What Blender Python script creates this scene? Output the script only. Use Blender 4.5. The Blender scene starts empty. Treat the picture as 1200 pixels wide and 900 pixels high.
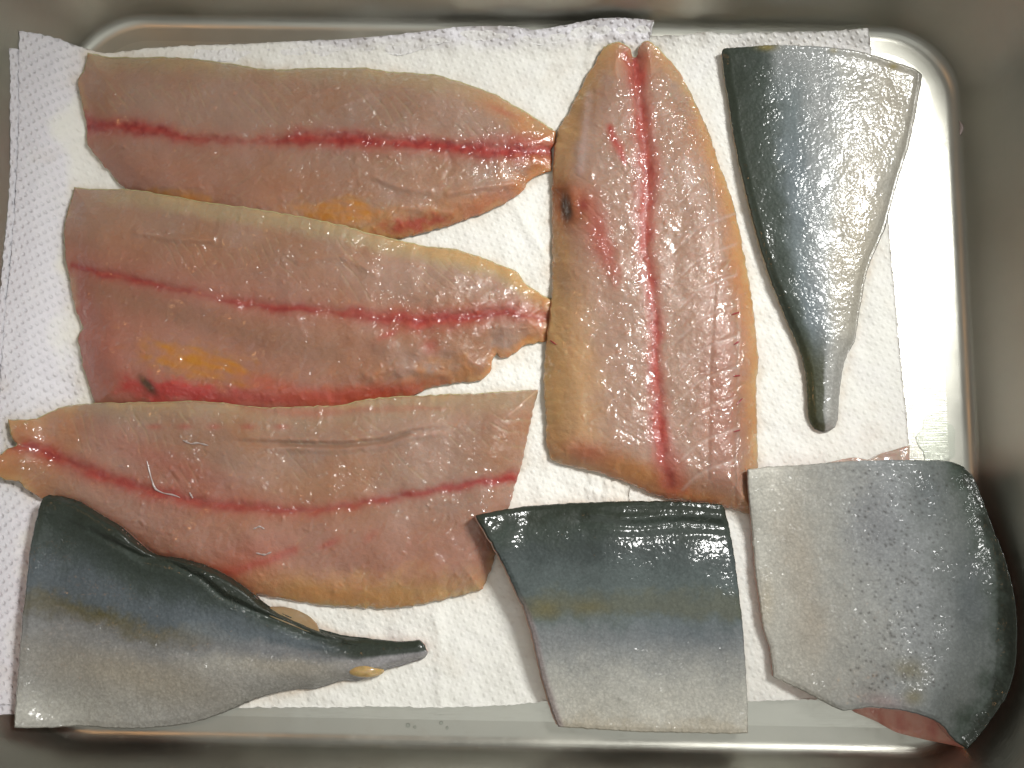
import bpy, math
import numpy as np
from mathutils import Vector, Matrix

scene = bpy.context.scene
COL = scene.collection

# ------------------------------------------------------------------ camera, light, exposure
TILT = math.radians(8.0)
DIST = 0.45
FPX = 1125.0                       # focal length in photo pixels (photo 1200 px wide)
CAM = np.array([0.0, -DIST * math.sin(TILT), DIST * math.cos(TILT)])
cam_data = bpy.data.cameras.new('camera')
cam_data.sensor_width = 36.0
cam_data.lens = 36.0 * FPX / 1200.0
cam_data.clip_start = 0.01
cam_data.clip_end = 50.0
cam = bpy.data.objects.new('camera', cam_data)
cam.location = CAM
cam.rotation_euler = (TILT, 0, 0)
COL.objects.link(cam)
scene.camera = cam

world = bpy.data.worlds.new('World')
scene.world = world
world.use_nodes = True
bg = world.node_tree.nodes['Background']
bg.inputs['Color'].default_value = (1.0, 0.97, 0.90, 1)
bg.inputs['Strength'].default_value = 0.215


def area(name, loc, aim, power, sx, sy, color, spread=180.0):
    l = bpy.data.lights.new(name, 'AREA')
    l.shape = 'RECTANGLE'
    l.size, l.size_y = sx, sy
    l.energy = power
    l.color = color
    l.spread = math.radians(spread)
    o = bpy.data.objects.new(name, l)
    o.location = loc
    d = Vector(aim) - Vector(loc)
    o.rotation_euler = d.to_track_quat('-Z', 'Y').to_euler()
    COL.objects.link(o)
    return o


area('kitchen_lamp', (0.54, 0.33, 0.74), (0.005, 0.0, 0.0), 0.565, 0.15, 0.28, (1.0, 0.995, 0.965), 40)
area('warm_lamp', (-0.50, 0.17, 0.92), (-0.1, 0.0, 0.0), 0.42, 0.055, 0.055, (1.0, 0.50, 0.20))
area('ceiling_light', (0.30, -0.62, 1.5), (0.30, -0.55, 0.0), 4.0, 1.8, 1.0, (0.97, 1.0, 0.98))

scene.view_settings.view_transform = 'Standard'
scene.view_settings.look = 'None'
scene.view_settings.exposure = 0.0
scene.view_settings.gamma = 1.0
scene.cycles.use_denoising = True
scene.cycles.max_bounces = 8
scene.cycles.sample_clamp_indirect = 4.0

# ------------------------------------------------------------------ small maths
rng = np.random.default_rng(7)


def smooth(a, b, x):
    t = np.clip((x - a) / (b - a), 0, 1)
    return t * t * (3 - 2 * t)


def _hash(ix, iy, seed):
    h = (ix.astype(np.int64) * 374761393 + iy.astype(np.int64) * 668265263 + seed * 1442695041) & 0xFFFFFFFF
    h = ((h ^ (h >> 13)) * 1274126177) & 0xFFFFFFFF
    return ((h ^ (h >> 16)) & 0xFFFFFF) / float(0xFFFFFF)


def perlin(x, y, seed=0):
    x = np.asarray(x, float); y = np.asarray(y, float)
    ix = np.floor(x); iy = np.floor(y)
    fx = x - ix; fy = y - iy
    ux = fx * fx * fx * (fx * (fx * 6 - 15) + 10)
    uy = fy * fy * fy * (fy * (fy * 6 - 15) + 10)

    def g(dx, dy):
        a = _hash(ix + dx, iy + dy, seed) * 2 * math.pi
        return np.cos(a) * (fx - dx) + np.sin(a) * (fy - dy)
    n0 = g(0, 0) * (1 - ux) + g(1, 0) * ux
    n1 = g(0, 1) * (1 - ux) + g(1, 1) * ux
    return (n0 * (1 - uy) + n1 * uy) * 1.5


def fbm(x, y, scale, octv=3, seed=0):
    v = 0; a = 1.0; s = 1.0 / scale
    for k in range(octv):
        v = v + a * perlin(x * s + 17.3 * k, y * s - 9.1 * k, seed + k * 13)
        a *= 0.5; s *= 2.03
    return v


def srgb(r, g, b):
    def f(c):
        c /= 255.0
        return c / 12.92 if c <= 0.04045 else ((c + 0.055) / 1.055) ** 2.4
    return np.array([f(r), f(g), f(b)])


def unproject(px, py, z):
    """World x, y of the photo pixel (1200 x 900) on the level z."""
    dx = (px - 600.0) / FPX
    dy = -(py - 450.0) / FPX
    c, s = math.cos(TILT), math.sin(TILT)
    rx, ry, rz = dx, dy * c + s, dy * s - c
    t = (z - CAM[2]) / rz
    return CAM[0] + rx * t, CAM[1] + ry * t


# ------------------------------------------------------------------ heights of what lies in the tray
GX0, GX1, GY0, GY1, GS = -0.30, 0.30, -0.24, 0.24, 0.001
NX, NY = int((GX1 - GX0) / GS) + 1, int((GY1 - GY0) / GS) + 1
GXX, GYY = np.meshgrid(GX0 + np.arange(NX) * GS, GY0 + np.arange(NY) * GS, indexing='ij')

# tray floor: a rounded rectangle, slightly turned
TRAY_ROT = math.radians(-1.0)
TC = (-0.0022, 0.0080)
THX, THY, TRC = 0.2115, 0.1660, 0.032
WALL = math.radians(68.0)
R0 = 0.007                         # fillet between floor and wall


def tray_sdf(x, y):
    c, s = math.cos(-TRAY_ROT), math.sin(-TRAY_ROT)
    lx = (x - TC[0]) * c - (y - TC[1]) * s
    ly = (x - TC[0]) * s + (y - TC[1]) * c
    qx = np.abs(lx) - (THX - TRC)
    qy = np.abs(ly) - (THY - TRC)
    return np.hypot(np.maximum(qx, 0), np.maximum(qy, 0)) + np.minimum(np.maximum(qx, qy), 0) - TRC


def corner_height(s, r):
    """Height of a fillet of radius r tangent to the floor and the wall; s = distance past the start of the tray's own own fillet."""
    s = s - (R0 - r) * math.tan(WALL / 2)
    se = r * math.sin(WALL)
    arc = r - np.sqrt(np.maximum(r * r - np.clip(s, 0, se) ** 2, 0))
    return np.where(s <= 0, 0, np.where(s < se, arc, r * (1 - math.cos(WALL)) + (s - se) * math.tan(WALL)))


H = corner_height(tray_sdf(GXX, GYY), 0.024)         # current top of everything, soft over the corner


def gauss(a, sig):
    n = int(3 * sig) + 1
    k = np.exp(-0.5 * (np.arange(-n, n + 1) / sig) ** 2); k /= k.sum()
    p = np.pad(a, n, mode='edge')
    p = np.apply_along_axis(lambda v: np.convolve(v, k, 'valid'), 0, p)
    return np.apply_along_axis(lambda v: np.convolve(v, k, 'valid'), 1, p)


def dilate(a, r):
    out = a.copy()
    for i in range(-r, r + 1):
        for j in range(-r, r + 1):
            if i * i + j * j <= r * r:
                out = np.maximum(out, np.roll(np.roll(a, i, 0), j, 1))
    return out


def sample(Hm, x, y):
    fx = np.clip((x - GX0) / GS, 0, NX - 1.001); fy = np.clip((y - GY0) / GS, 0, NY - 1.001)
    ix = fx.astype(int); iy = fy.astype(int); fx = fx - ix; fy = fy - iy
    return (Hm[ix, iy] * (1 - fx) * (1 - fy) + Hm[ix + 1, iy] * fx * (1 - fy) +
            Hm[ix, iy + 1] * (1 - fx) * fy + Hm[ix + 1, iy + 1] * fx * fy)


def solve(px, py, Hm, h):
    """Points on the rays of the pixels that stand h above the height map."""
    lo = np.full(px.shape, -0.002); hi = np.full(px.shape, 0.10)
    for _ in range(28):
        mid = (lo + hi) / 2
        x, y = unproject(px, py, mid)
        f = mid - (sample(Hm, x, y) + h)
        lo = np.where(f < 0, mid, lo); hi = np.where(f < 0, hi, mid)
    z = (lo + hi) / 2
    x, y = unproject(px, py, z)
    return np.stack([x, y, z], -1)


def splat(P):
    global H
    ix = np.clip(np.round((P[..., 0] - GX0) / GS).astype(int), 0, NX - 1).ravel()
    iy = np.clip(np.round((P[..., 1] - GY0) / GS).astype(int), 0, NY - 1).ravel()
    np.maximum.at(H, (ix, iy), P[..., 2].ravel())


# ------------------------------------------------------------------ outlines to grids
def catmull(pts, per=8):
    p = np.array(pts, float)
    if len(p) < 3:
        return p
    q = np.vstack([2 * p[0] - p[1], p, 2 * p[-1] - p[-2]])
    out = []
    for i in range(1, len(q) - 2):
        a, b, c, d = q[i - 1], q[i], q[i + 1], q[i + 2]
        t = np.linspace(0, 1, per, endpoint=False)[:, None]
        m1 = (c - a) * 0.35; m2 = (d - b) * 0.35
        out.append((2 * t**3 - 3 * t**2 + 1) * b + (t**3 - 2 * t**2 + t) * m1 + (-2 * t**3 + 3 * t**2) * c + (t**3 - t**2) * m2)
    out.append(p[-1:])
    return np.vstack(out)


def resample(pts, n):
    p = np.array(pts, float)
    s = np.concatenate([[0], np.cumsum(np.hypot(*np.diff(p, axis=0).T))])
    t = np.linspace(0, s[-1], n)
    return np.stack([np.interp(t, s, p[:, 0]), np.interp(t, s, p[:, 1])], -1)


def coons(top, bot, left, right, step):
    """top, bot run from the left end to the right end; left, right run from top to bottom."""
    T, B, L, R = [catmull(c) for c in (top, bot, left, right)]
    ln = lambda c: np.hypot(*np.diff(c, axis=0).T).sum()
    nu = max(8, int((ln(T) + ln(B)) / 2 / step)); nv = max(6, int(max(ln(L), ln(R)) / step))
    T, B = resample(T, nu), resample(B, nu)
    L, R = resample(L, nv), resample(R, nv)
    u = np.linspace(0, 1, nu)[:, None, None]; v = np.linspace(0, 1, nv)[None, :, None]
    G = ((1 - v) * T[:, None] + v * B[:, None] + (1 - u) * L[None] + u * R[None]
         - (1 - u) * (1 - v) * T[0] - u * (1 - v) * T[-1] - (1 - u) * v * B[0] - u * v * B[-1])
    return G, np.broadcast_to(u[..., 0], (nu, nv)).copy(), np.broadcast_to(v[..., 0], (nu, nv)).copy()


def ring(G):
    return np.concatenate([G[:-1, 0], G[-1, :-1], G[:0:-1, -1], G[0, :0:-1]])


def dist_poly(X, Y, pts, closed=False):
    """Distance to a polyline and the parameter (0..1 by length) of the nearest point."""
    p = np.array(pts, float)
    if closed:
        p = np.vstack([p, p[:1]])
    s = np.concatenate([[0], np.cumsum(np.hypot(*np.diff(p, axis=0).T))])
    best = np.full(X.shape, 1e9); tb = np.zeros(X.shape); sg = np.ones(X.shape)
    for i in range(len(p) - 1):
        ax, ay = p[i]; dx, dy = p[i + 1] - p[i]
        L2 = dx * dx + dy * dy + 1e-12
        t = np.clip(((X - ax) * dx + (Y - ay) * dy) / L2, 0, 1)
        d = np.hypot(X - ax - t * dx, Y - ay - t * dy)
        m = d < best
        best = np.where(m, d, best)
        tb = np.where(m, (s[i] + t * math.sqrt(L2)) / s[-1], tb)
        sg = np.where(m, np.sign(dx * (Y - ay) - dy * (X - ax) + 1e-9), sg)
    return best, tb, sg


def edge_dist(G):
    r = resample(np.vstack([ring(G), ring(G)[:1]]), 260)
    return dist_poly(G[..., 0], G[..., 1], r)[0]


def blob(X, Y, cx, cy, rx, ry, ang=0.0, p=2.0):
    a = math.radians(ang)
    dx, dy = X - cx, Y - cy
    q = np.hypot((dx * math.cos(a) + dy * math.sin(a)) / rx, (-dx * math.sin(a) + dy * math.cos(a)) / ry)
    return np.exp(-q ** p)


def band(X, Y, pts, w, inten=None, p=2.0):
    """Soft stroke along a polyline; w and inten are numbers or lists along it."""
    d, t, _ = dist_poly(X, Y, catmull(pts, 5))
    f = lambda q: np.interp(t, np.linspace(0, 1, len(q)), q) if isinstance(q, (list, tuple)) else q
    m = np.exp(-(d / f(w)) ** p)
    return m * (f(inten) if inten is not None else 1.0)


def ragged(b, X, Y, seed):
    """Breaks a soft patch up into streaks and torn edges."""
    q = b + 0.30 * fbm(X, Y, 16, 3, seed) + 0.22 * fbm(X * 0.9 + Y * 0.3, (Y - X * 0.25) * 3.5, 30, 2, seed + 1)
    return smooth(0.12, 0.98, q) * smooth(0.02, 0.3, b)


def lay(C, col, m):
    return C + (np.asarray(col) - C) * np.clip(m, 0, 1)[..., None]


# ------------------------------------------------------------------ objects
def tag(o, label=None, cat=None, group=None, kind=None):
    for k, v in (('label', label), ('category', cat), ('group', group), ('kind', kind)):
        if v:
            o[k] = v
    return o


def thing(name, label, cat, loc, group=None):
    o = bpy.data.objects.new(name, None)
    o.empty_display_size = 0.01
    o.location = loc
    COL.objects.link(o)
    return tag(o, label, cat, group)


def add_mesh(name, V, F, mat, parent=None, origin=None, normals=None, color=None, attrs=None, flat=False, sheet=None):
    V = np.asarray(V, float).reshape(-1, 3)
    F = np.asarray(F, np.int32)
    o0 = np.array(parent.location) if parent is not None else (np.array(origin) if origin is not None else np.zeros(3))
    me = bpy.data.meshes.new(name)
    me.vertices.add(len(V)); me.vertices.foreach_set('co', (V - o0).astype(np.float32).ravel())
    k = F.shape[1]
    me.loops.add(F.size); me.loops.foreach_set('vertex_index', F.ravel())
    me.polygons.add(len(F))
    me.polygons.foreach_set('loop_start', np.arange(0, F.size, k, dtype=np.int32))
    me.polygons.foreach_set('loop_total', np.full(len(F), k, np.int32))
    me.polygons.foreach_set('use_smooth', np.full(len(F), not flat))
    if color is not None:
        a = me.attributes.new('pigment', 'FLOAT_COLOR', 'POINT')
        c = np.ones((len(V), 4), np.float32); c[:, :3] = np.asarray(color).reshape(-1, 3)
        a.data.foreach_set('color', c.ravel())
    if sheet is not None:
        a = me.attributes.new('sheet', 'FLOAT_VECTOR', 'POINT')
        a.data.foreach_set('vector', np.asarray(sheet, np.float32).ravel())
    for nm, val in (attrs or {}).items():
        val = np.asarray(val, np.float32)
        if val.ndim == 2:
            me.attributes.new(nm, 'FLOAT_VECTOR', 'POINT').data.foreach_set('vector', val.ravel())
        else:
            me.attributes.new(nm, 'FLOAT', 'POINT').data.foreach_set('value', val)
    me.update(calc_edges=True)
    me.validate()
    if normals is not None:
        me.normals_split_custom_set_from_vertices(np.asarray(normals, np.float32).reshape(-1, 3).tolist())
    me.materials.append(mat)
    o = bpy.data.objects.new(name, me)
    if parent is not None:
        o.parent = parent
    elif origin is not None:
        o.location = origin
    COL.objects.link(o)
    return o


def quads(nu, nv):
    i = np.arange(nu - 1)[:, None] * nv + np.arange(nv - 1)[None]
    return np.stack([i, i + 1, i + nv + 1, i + nv], -1).reshape(-1, 4)      # faces up when v runs down the picture... fixed by orient()


def orient(V, F):
    a, b, c = V[F[:, 0]], V[F[:, 1]], V[F[:, 2]]
    if np.cross(b - a, c - a)[:, 2].mean() < 0:
        F = F[:, ::-1]
    return F


def grid_normals(P):
    du = np.gradient(P, axis=0); dv = np.gradient(P, axis=1)
    n = np.cross(du, dv)
    n /= np.linalg.norm(n, axis=-1, keepdims=True) + 1e-15
    return n if n[..., 2].mean() > 0 else -n


def border_index(nu, nv):
    I = np.arange(nu * nv).reshape(nu, nv)
    return ring(I[..., None]).ravel()


def slab(name, Pt, Pb, mat, parent, color=None):
    """Closed body between two grids of equal size."""
    nu, nv = Pt.shape[:2]
    n = nu * nv
    V = np.vstack([Pt.reshape(-1, 3), Pb.reshape(-1, 3)])
    F = orient(V, quads(nu, nv))
    b = border_index(nu, nv); b2 = np.roll(b, -1)
    S = np.stack([b, b + n, b2 + n, b2], -1)
    ctr = V[:n].mean(0)
    mid = V[S].mean(1); nn = np.cross(V[S[:, 1]] - V[S[:, 0]], V[S[:, 3]] - V[S[:, 0]])
    if (nn[:, :2] * (mid - ctr)[:, :2]).sum() < 0:
        S = S[:, ::-1]
    F = np.vstack([F, F[:, ::-1] + n, S])
    c = None
    if color is not None:
        color = np.asarray(color)
        c = np.tile(color, (2 * n, 1)) if color.ndim == 1 else np.vstack([color.reshape(-1, 3)] * 2)
    return add_mesh(name, V, F, mat, parent, color=c)


def split_grid(P, color, labels, names, mats, parent, skirt=None, attrs=None, skirt_label=0):
    """One grid surface cut into parts by the integer labels of its vertices; the parts share edges and normals.
    skirt = bottom z of the rim (array over the border) turns the rim down."""
    nu, nv = P.shape[:2]
    N = grid_normals(P).reshape(-1, 3)
    V = P.reshape(-1, 3); C = color.reshape(-1, 3); Lb = labels.reshape(-1)
    F = orient(V, quads(nu, nv))
    A = {k: (a.reshape(-1, 3) if a.ndim == 3 else a.reshape(-1)) for k, a in (attrs or {}).items()}
    fl = np.array([np.bincount(r, minlength=len(names)).argmax() for r in Lb[F]]) if len(names) > 1 else np.zeros(len(F), int)
    if skirt is not None:
        b = border_index(nu, nv); b2 = np.roll(b, -1)
        n0 = len(V)
        ctr = V.mean(0)
        low = V[b].copy(); low[:, 2] = skirt
        t = V[np.roll(b, -1)] - V[np.roll(b, 1)]
        out = np.stack([t[:, 1], -t[:, 0], 0 * t[:, 0]], -1); out /= np.linalg.norm(out, axis=1, keepdims=True) + 1e-15
        if (out[:, :2] * (V[b] - ctr)[:, :2]).sum() < 0:
            out = -out
        midr = (V[b] + low) / 2 + out * 0.0004
        m = len(b); ar = np.arange(m); ar2 = np.roll(ar, -1)
        S1 = np.stack([b, n0 + ar, n0 + ar2, b2], -1)
        S2 = np.stack([n0 + ar, n0 + m + ar, n0 + m + ar2, n0 + ar2], -1)
        V = np.vstack([V, midr, low]); C = np.vstack([C, C[b], C[b]])
        nb = N[b] + out; nb /= np.linalg.norm(nb, axis=1, keepdims=True)
        N = N.copy(); N[b] = nb
        N = np.vstack([N, out, out])
        for k in A:
            A[k] = np.concatenate([A[k], A[k][b], A[k][b]])
        S = np.vstack([S1, S2])
        nn = np.cross(V[S1[:, 1]] - V[S1[:, 0]], V[S1[:, 3]] - V[S1[:, 0]])
        if (nn * out).sum() < 0:
            S = S[:, ::-1]
        F = np.vstack([F, S]); fl = np.concatenate([fl, np.full(len(S), skirt_label)])
    res = []
    for k, nm in enumerate(names):
        f = F[fl == k]
        if len(f) == 0:
            res.append(None); continue
        idx, inv = np.unique(f, return_inverse=True)
        res.append(add_mesh(nm, V[idx], inv.reshape(f.shape), mats[k], parent, normals=N[idx], color=C[idx],
                            attrs={q: a[idx] for q, a in A.items()}))
    return res


def tube(name, pts, rad, mat, parent, sides=6, color=None):
    """Round strand through 3-D points with one radius per point, closed ends."""
    p = np.asarray(pts, float); n = len(p)
    rad = np.interp(np.linspace(0, 1, n), np.linspace(0, 1, len(rad)), rad)
    t = np.gradient(p, axis=0); t /= np.linalg.norm(t, axis=1, keepdims=True) + 1e-12
    up = np.array([0, 0, 1.0])
    s = np.cross(t, up); s /= np.linalg.norm(s, axis=1, keepdims=True) + 1e-12
    w = np.cross(s, t)
    a = np.linspace(0, 2 * math.pi, sides, endpoint=False)
    V = p[:, None] + rad[:, None, None] * (np.cos(a)[None, :, None] * s[:, None] + np.sin(a)[None, :, None] * w[:, None])
    F = []
    for i in range(n - 1):
        for j in range(sides):
            k = (j + 1) % sides
            F.append((i * sides + j, i * sides + k, (i + 1) * sides + k, (i + 1) * sides + j))
    V = V.reshape(-1, 3)
    return add_mesh(name, V, F, mat, parent, color=None if color is None else np.tile(color, (len(V), 1)))


# ------------------------------------------------------------------ materials
def new_mat(name):
    m = bpy.data.materials.new(name)
    m.use_nodes = True
    nt = m.node_tree
    return m, nt, nt.nodes['Principled BSDF']


def nd(nt, typ, **kw):
    n = nt.nodes.new(typ)
    for k, v in kw.items():
        if k in n.inputs:
            n.inputs[k].default_value = v
        else:
            setattr(n, k, v)
    return n


def noise(nt, scale, detail=3.0, rough=0.55, vec=None):
    n = nd(nt, 'ShaderNodeTexNoise')
    n.inputs['Scale'].default_value = scale
    n.inputs['Detail'].default_value = detail
    n.inputs['Roughness'].default_value = rough
    if vec is not None:
        nt.links.new(vec, n.inputs['Vector'])
    return n.outputs['Fac']


def rng_map(nt, src, a, b, c, d):
    n = nd(nt, 'ShaderNodeMapRange')
    nt.links.new(src, n.inputs['Value'])
    for k, v in zip(('From Min', 'From Max', 'To Min', 'To Max'), (a, b, c, d)):
        n.inputs[k].default_value = v
    return n.outputs['Result']


def math_node(nt, op, a, b=None):
    n = nd(nt, 'ShaderNodeMath', operation=op)
    for i, q in enumerate((a, b)):
        if q is None:
            continue
        if isinstance(q, (int, float)):
            n.inputs[i].default_value = q
        else:
            nt.links.new(q, n.inputs[i])
    return n.outputs[0]


def bump(nt, height, dist, strength=1.0, prev=None):
    n = nd(nt, 'ShaderNodeBump')
    n.inputs['Strength'].default_value = strength
    n.inputs['Distance'].default_value = dist
    nt.links.new(height, n.inputs['Height'])
    if prev is not None:
        nt.links.new(prev, n.inputs['Normal'])
    return n.outputs['Normal']


def pigment(nt, mul_src):
    a = nd(nt, 'ShaderNodeAttribute', attribute_name='pigment')
    v = nd(nt, 'ShaderNodeVectorMath', operation='MULTIPLY')
    nt.links.new(a.outputs['Color'], v.inputs[0])
    nt.links.new(mul_src, v.inputs[1])
    return v.outputs[0]


def objco(nt):
    return nd(nt, 'ShaderNodeTexCoord').outputs['Object']


def flesh_material(name, sss=0.65, rough=0.42):
    m, nt, b = new_mat(name)
    co = objco(nt)
    big = noise(nt, 70, 4, 0.6, co); fine = noise(nt, 620, 3, 0.6, co)
    f = math_node(nt, 'ADD', rng_map(nt, big, 0.3, 0.7, 0.94, 1.04), rng_map(nt, fine, 0.3, 0.7, -0.03, 0.03))
    nt.links.new(pigment(nt, f), b.inputs['Base Color'])
    b.inputs['Roughness'].default_value = rough
    b.inputs['IOR'].default_value = 1.38
    b.inputs['Subsurface Weight'].default_value = sss
    b.inputs['Subsurface Radius'].default_value = (1.0, 0.42, 0.25)
    b.inputs['Subsurface Scale'].default_value = 0.004
    b.inputs['Coat Weight'].default_value = 1.0
    b.inputs['Coat Roughness'].default_value = 0.07
    b.inputs['Coat IOR'].default_value = 1.42
    n1 = bump(nt, noise(nt, 330, 2, 0.5, co), 0.0016, 0.26)
    patch = rng_map(nt, noise(nt, 95, 3, 0.6, co), 0.42, 0.60, 0.14, 1.12)
    rel = nd(nt, 'ShaderNodeAttribute', attribute_name='relief').outputs['Fac']
    fb = nd(nt, 'ShaderNodeAttribute', attribute_name='fibre').outputs['Vector']
    mp = nd(nt, 'ShaderNodeMapping'); mp.inputs['Scale'].default_value = (0.22, 1.0, 1.0)
    nt.links.new(fb, mp.inputs['Vector'])
    mxn = nd(nt, 'ShaderNodeMix', data_type='FLOAT')
    nt.links.new(rng_map(nt, noise(nt, 60, 2, 0.5, co), 0.42, 0.56, 0.0, 1.0), mxn.inputs['Factor'])
    nt.links.new(noise(nt, 350, 1.2, 0.5, co), mxn.inputs['A']); nt.links.new(noise(nt, 520, 1.2, 0.5, mp.outputs[0]), mxn.inputs['B'])
    wet = math_node(nt, 'MULTIPLY', math_node(nt, 'MULTIPLY', mxn.outputs['Result'], patch), rel)
    n2 = bump(nt, wet, 0.00165, 1.0, n1)
    nt.links.new(n1, b.inputs['Normal']); nt.links.new(n2, b.inputs['Coat Normal'])
    return m


def skin_material(name):
    m, nt, b = new_mat(name)
    co = objco(nt)
    w = nd(nt, 'ShaderNodeVectorMath', operation='MULTIPLY_ADD')
    wn = nd(nt, 'ShaderNodeTexNoise'); wn.inputs['Scale'].default_value = 300
    nt.links.new(co, wn.inputs['Vector'])
    nt.links.new(wn.outputs['Color'], w.inputs[0]); w.inputs[1].default_value = (0.0022,) * 3
    nt.links.new(co, w.inputs[2])
    wc = w.outputs[0]
    grain = noise(nt, 950, 3, 0.7, wc); mott = noise(nt, 130, 4, 0.6, co)
    f = math_node(nt, 'MULTIPLY', rng_map(nt, grain, 0.3, 0.7, 0.85, 1.15), rng_map(nt, mott, 0.3, 0.7, 0.94, 1.06))
    vor = nd(nt, 'ShaderNodeTexVoronoi', feature='SMOOTH_F1')
    vor.inputs['Scale'].default_value = 620; vor.inputs['Smoothness'].default_value = 0.5
    nt.links.new(wc, vor.inputs['Vector'])
    f = math_node(nt, 'MULTIPLY', f, rng_map(nt, vor.outputs['Distance'], 0.15, 0.6, 1.06, 0.91))
    nt.links.new(pigment(nt, f), b.inputs['Base Color'])
    sil = nd(nt, 'ShaderNodeAttribute', attribute_name='silver').outputs['Fac']
    nt.links.new(math_node(nt, 'MULTIPLY', sil, 0.12), b.inputs['Metallic'])
    b.inputs['Roughness'].default_value = 0.5
    b.inputs['Specular IOR Level'].default_value = 0.2
    b.inputs['Coat Weight'].default_value = 0.9
    b.inputs['Coat Roughness'].default_value = 0.09
    b.inputs['Coat IOR'].default_value = 1.38
    n1 = bump(nt, math_node(nt, 'SUBTRACT', 1.0, vor.outputs['Distance']), 0.0006, 0.18)
    n2 = bump(nt, noise(nt, 260, 3, 0.55, co), 0.0016, 0.16, n1)
    nt.links.new(n2, b.inputs['Normal'])
    patch = rng_map(nt, noise(nt, 75, 3, 0.6, co), 0.40, 0.62, 0.15, 1.05)
    rel = nd(nt, 'ShaderNodeAttribute', attribute_name='relief').outputs['Fac']
    sp = math_node(nt, 'MULTIPLY', math_node(nt, 'MULTIPLY', noise(nt, 560, 1.5, 0.5, wc), patch), rel)
    n3 = bump(nt, sp, 0.0011, 1.0, n1)
    nt.links.new(n3, b.inputs['Coat Normal'])
    return m


def paper_material(name):
    m, nt, b = new_mat(name)
    co = nd(nt, 'ShaderNodeAttribute', attribute_name='sheet').outputs['Vector']
    wet = nd(nt, 'ShaderNodeAttribute', attribute_name='wet').outputs['Fac']
    nz = noise(nt, 60, 4, 0.6, co)
    wf = math_node(nt, 'ADD', wet, rng_map(nt, nz, 0.3, 0.7, -0.16, 0.16))
    mx = nd(nt, 'ShaderNodeMix', data_type='RGBA', clamp_factor=True)
    nt.links.new(wf, mx.inputs['Factor'])
    mx.inputs['A'].default_value = (0.79, 0.782, 0.825, 1)
    mx.inputs['B'].default_value = (0.85, 0.85, 0.80, 1)
    st = nd(nt, 'ShaderNodeAttribute', attribute_name='stain').outputs['Fac']
    m2 = nd(nt, 'ShaderNodeMix', data_type='RGBA', clamp_factor=True)
    nt.links.new(math_node(nt, 'MULTIPLY', st, rng_map(nt, noise(nt, 110, 4, 0.6, co), 0.35, 0.65, 0.3, 1.0)), m2.inputs['Factor'])
    nt.links.new(mx.outputs['Result'], m2.inputs['A']); m2.inputs['B'].default_value = (0.66, 0.575, 0.47, 1)
    nt.links.new(m2.outputs['Result'], b.inputs['Base Color'])
    b.inputs['Roughness'].default_value = 0.85
    b.inputs['Specular IOR Level'].default_value = 0.25
    # embossed dots: two interleaved square lattices turned by 28 degrees
    mp = nd(nt, 'ShaderNodeMapping')
    mp.inputs['Rotation'].default_value = (0, 0, math.radians(15))
    mp.inputs['Scale'].default_value = (1 / 0.0044, 1 / 0.0062, 1)
    nt.links.new(co, mp.inputs['Vector'])

    def dots(off):
        a = nd(nt, 'ShaderNodeVectorMath', operation='ADD'); a.inputs[1].default_value = (off, off, 0)
        nt.links.new(mp.outputs[0], a.inputs[0])
        fr = nd(nt, 'ShaderNodeVectorMath', operation='FRACTION'); nt.links.new(a.outputs[0], fr.inputs[0])
        su = nd(nt, 'ShaderNodeVectorMath', operation='SUBTRACT'); su.inputs[1].default_value = (0.5, 0.5, 0)
        nt.links.new(fr.outputs[0], su.inputs[0])
        sc = nd(nt, 'ShaderNodeVectorMath', operation='MULTIPLY'); sc.inputs[1].default_value = (0.0044, 0.0062, 0)
        nt.links.new(su.outputs[0], sc.inputs[0])
        ln = nd(nt, 'ShaderNodeVectorMath', operation='LENGTH'); nt.links.new(sc.outputs[0], ln.inputs[0])
        return rng_map(nt, ln.outputs['Value'], 0.0003, 0.0012, 1.0, 0.0)
    d = math_node(nt, 'MAXIMUM', dots(0.0), dots(0.5))
    flat = math_node(nt, 'SUBTRACT', 1.0, math_node(nt, 'MULTIPLY', wet, 0.62))
    n1 = bump(nt, math_node(nt, 'MULTIPLY', d, flat), 0.0006, 0.85)
    n2 = bump(nt, noise(nt, 900, 3, 0.65, co), 0.0005, 0.30, n1)
    n3 = bump(nt, noise(nt, 90, 3, 0.55, co), 0.0030, 0.35, n2)
    nt.links.new(n3, b.inputs['Normal'])
    return m


def steel_material(name, lo=0.26, hi=0.36, dark=1.0, grain=(60, 2600, 60)):
    m, nt, b = new_mat(name)
    co = objco(nt)
    cl = noise(nt, 22, 4, 0.6, co)
    b.inputs['Metallic'].default_value = 1.0
    mx = nd(nt, 'ShaderNodeMix', data_type='RGBA')
    nt.links.new(rng_map(nt, cl, 0.3, 0.7, 0, 1), mx.inputs['Factor'])
    mx.inputs['A'].default_value = (0.50 * dark, 0.495 * dark, 0.44 * dark, 1); mx.inputs['B'].default_value = (0.57 * dark, 0.565 * dark, 0.50 * dark, 1)
    nt.links.new(mx.outputs['Result'], b.inputs['Base Color'])
    mp = nd(nt, 'ShaderNodeMapping'); mp.inputs['Scale'].default_value = grain
    nt.links.new(co, mp.inputs['Vector'])
    br = noise(nt, 1.0, 3, 0.6, mp.outputs[0])
    nt.links.new(math_node(nt, 'ADD', rng_map(nt, cl, 0.3, 0.7, lo, hi), rng_map(nt, noise(nt, 260, 4, 0.7, co), 0.55, 0.75, 0.0, 0.10)), b.inputs['Roughness'])
    n1 = bump(nt, br, 0.00012, 0.6)
    n2 = bump(nt, noise(nt, 25, 2, 0.5, co), 0.004, 0.10, n1)
    nt.links.new(n2, b.inputs['Normal'])
    return m


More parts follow.
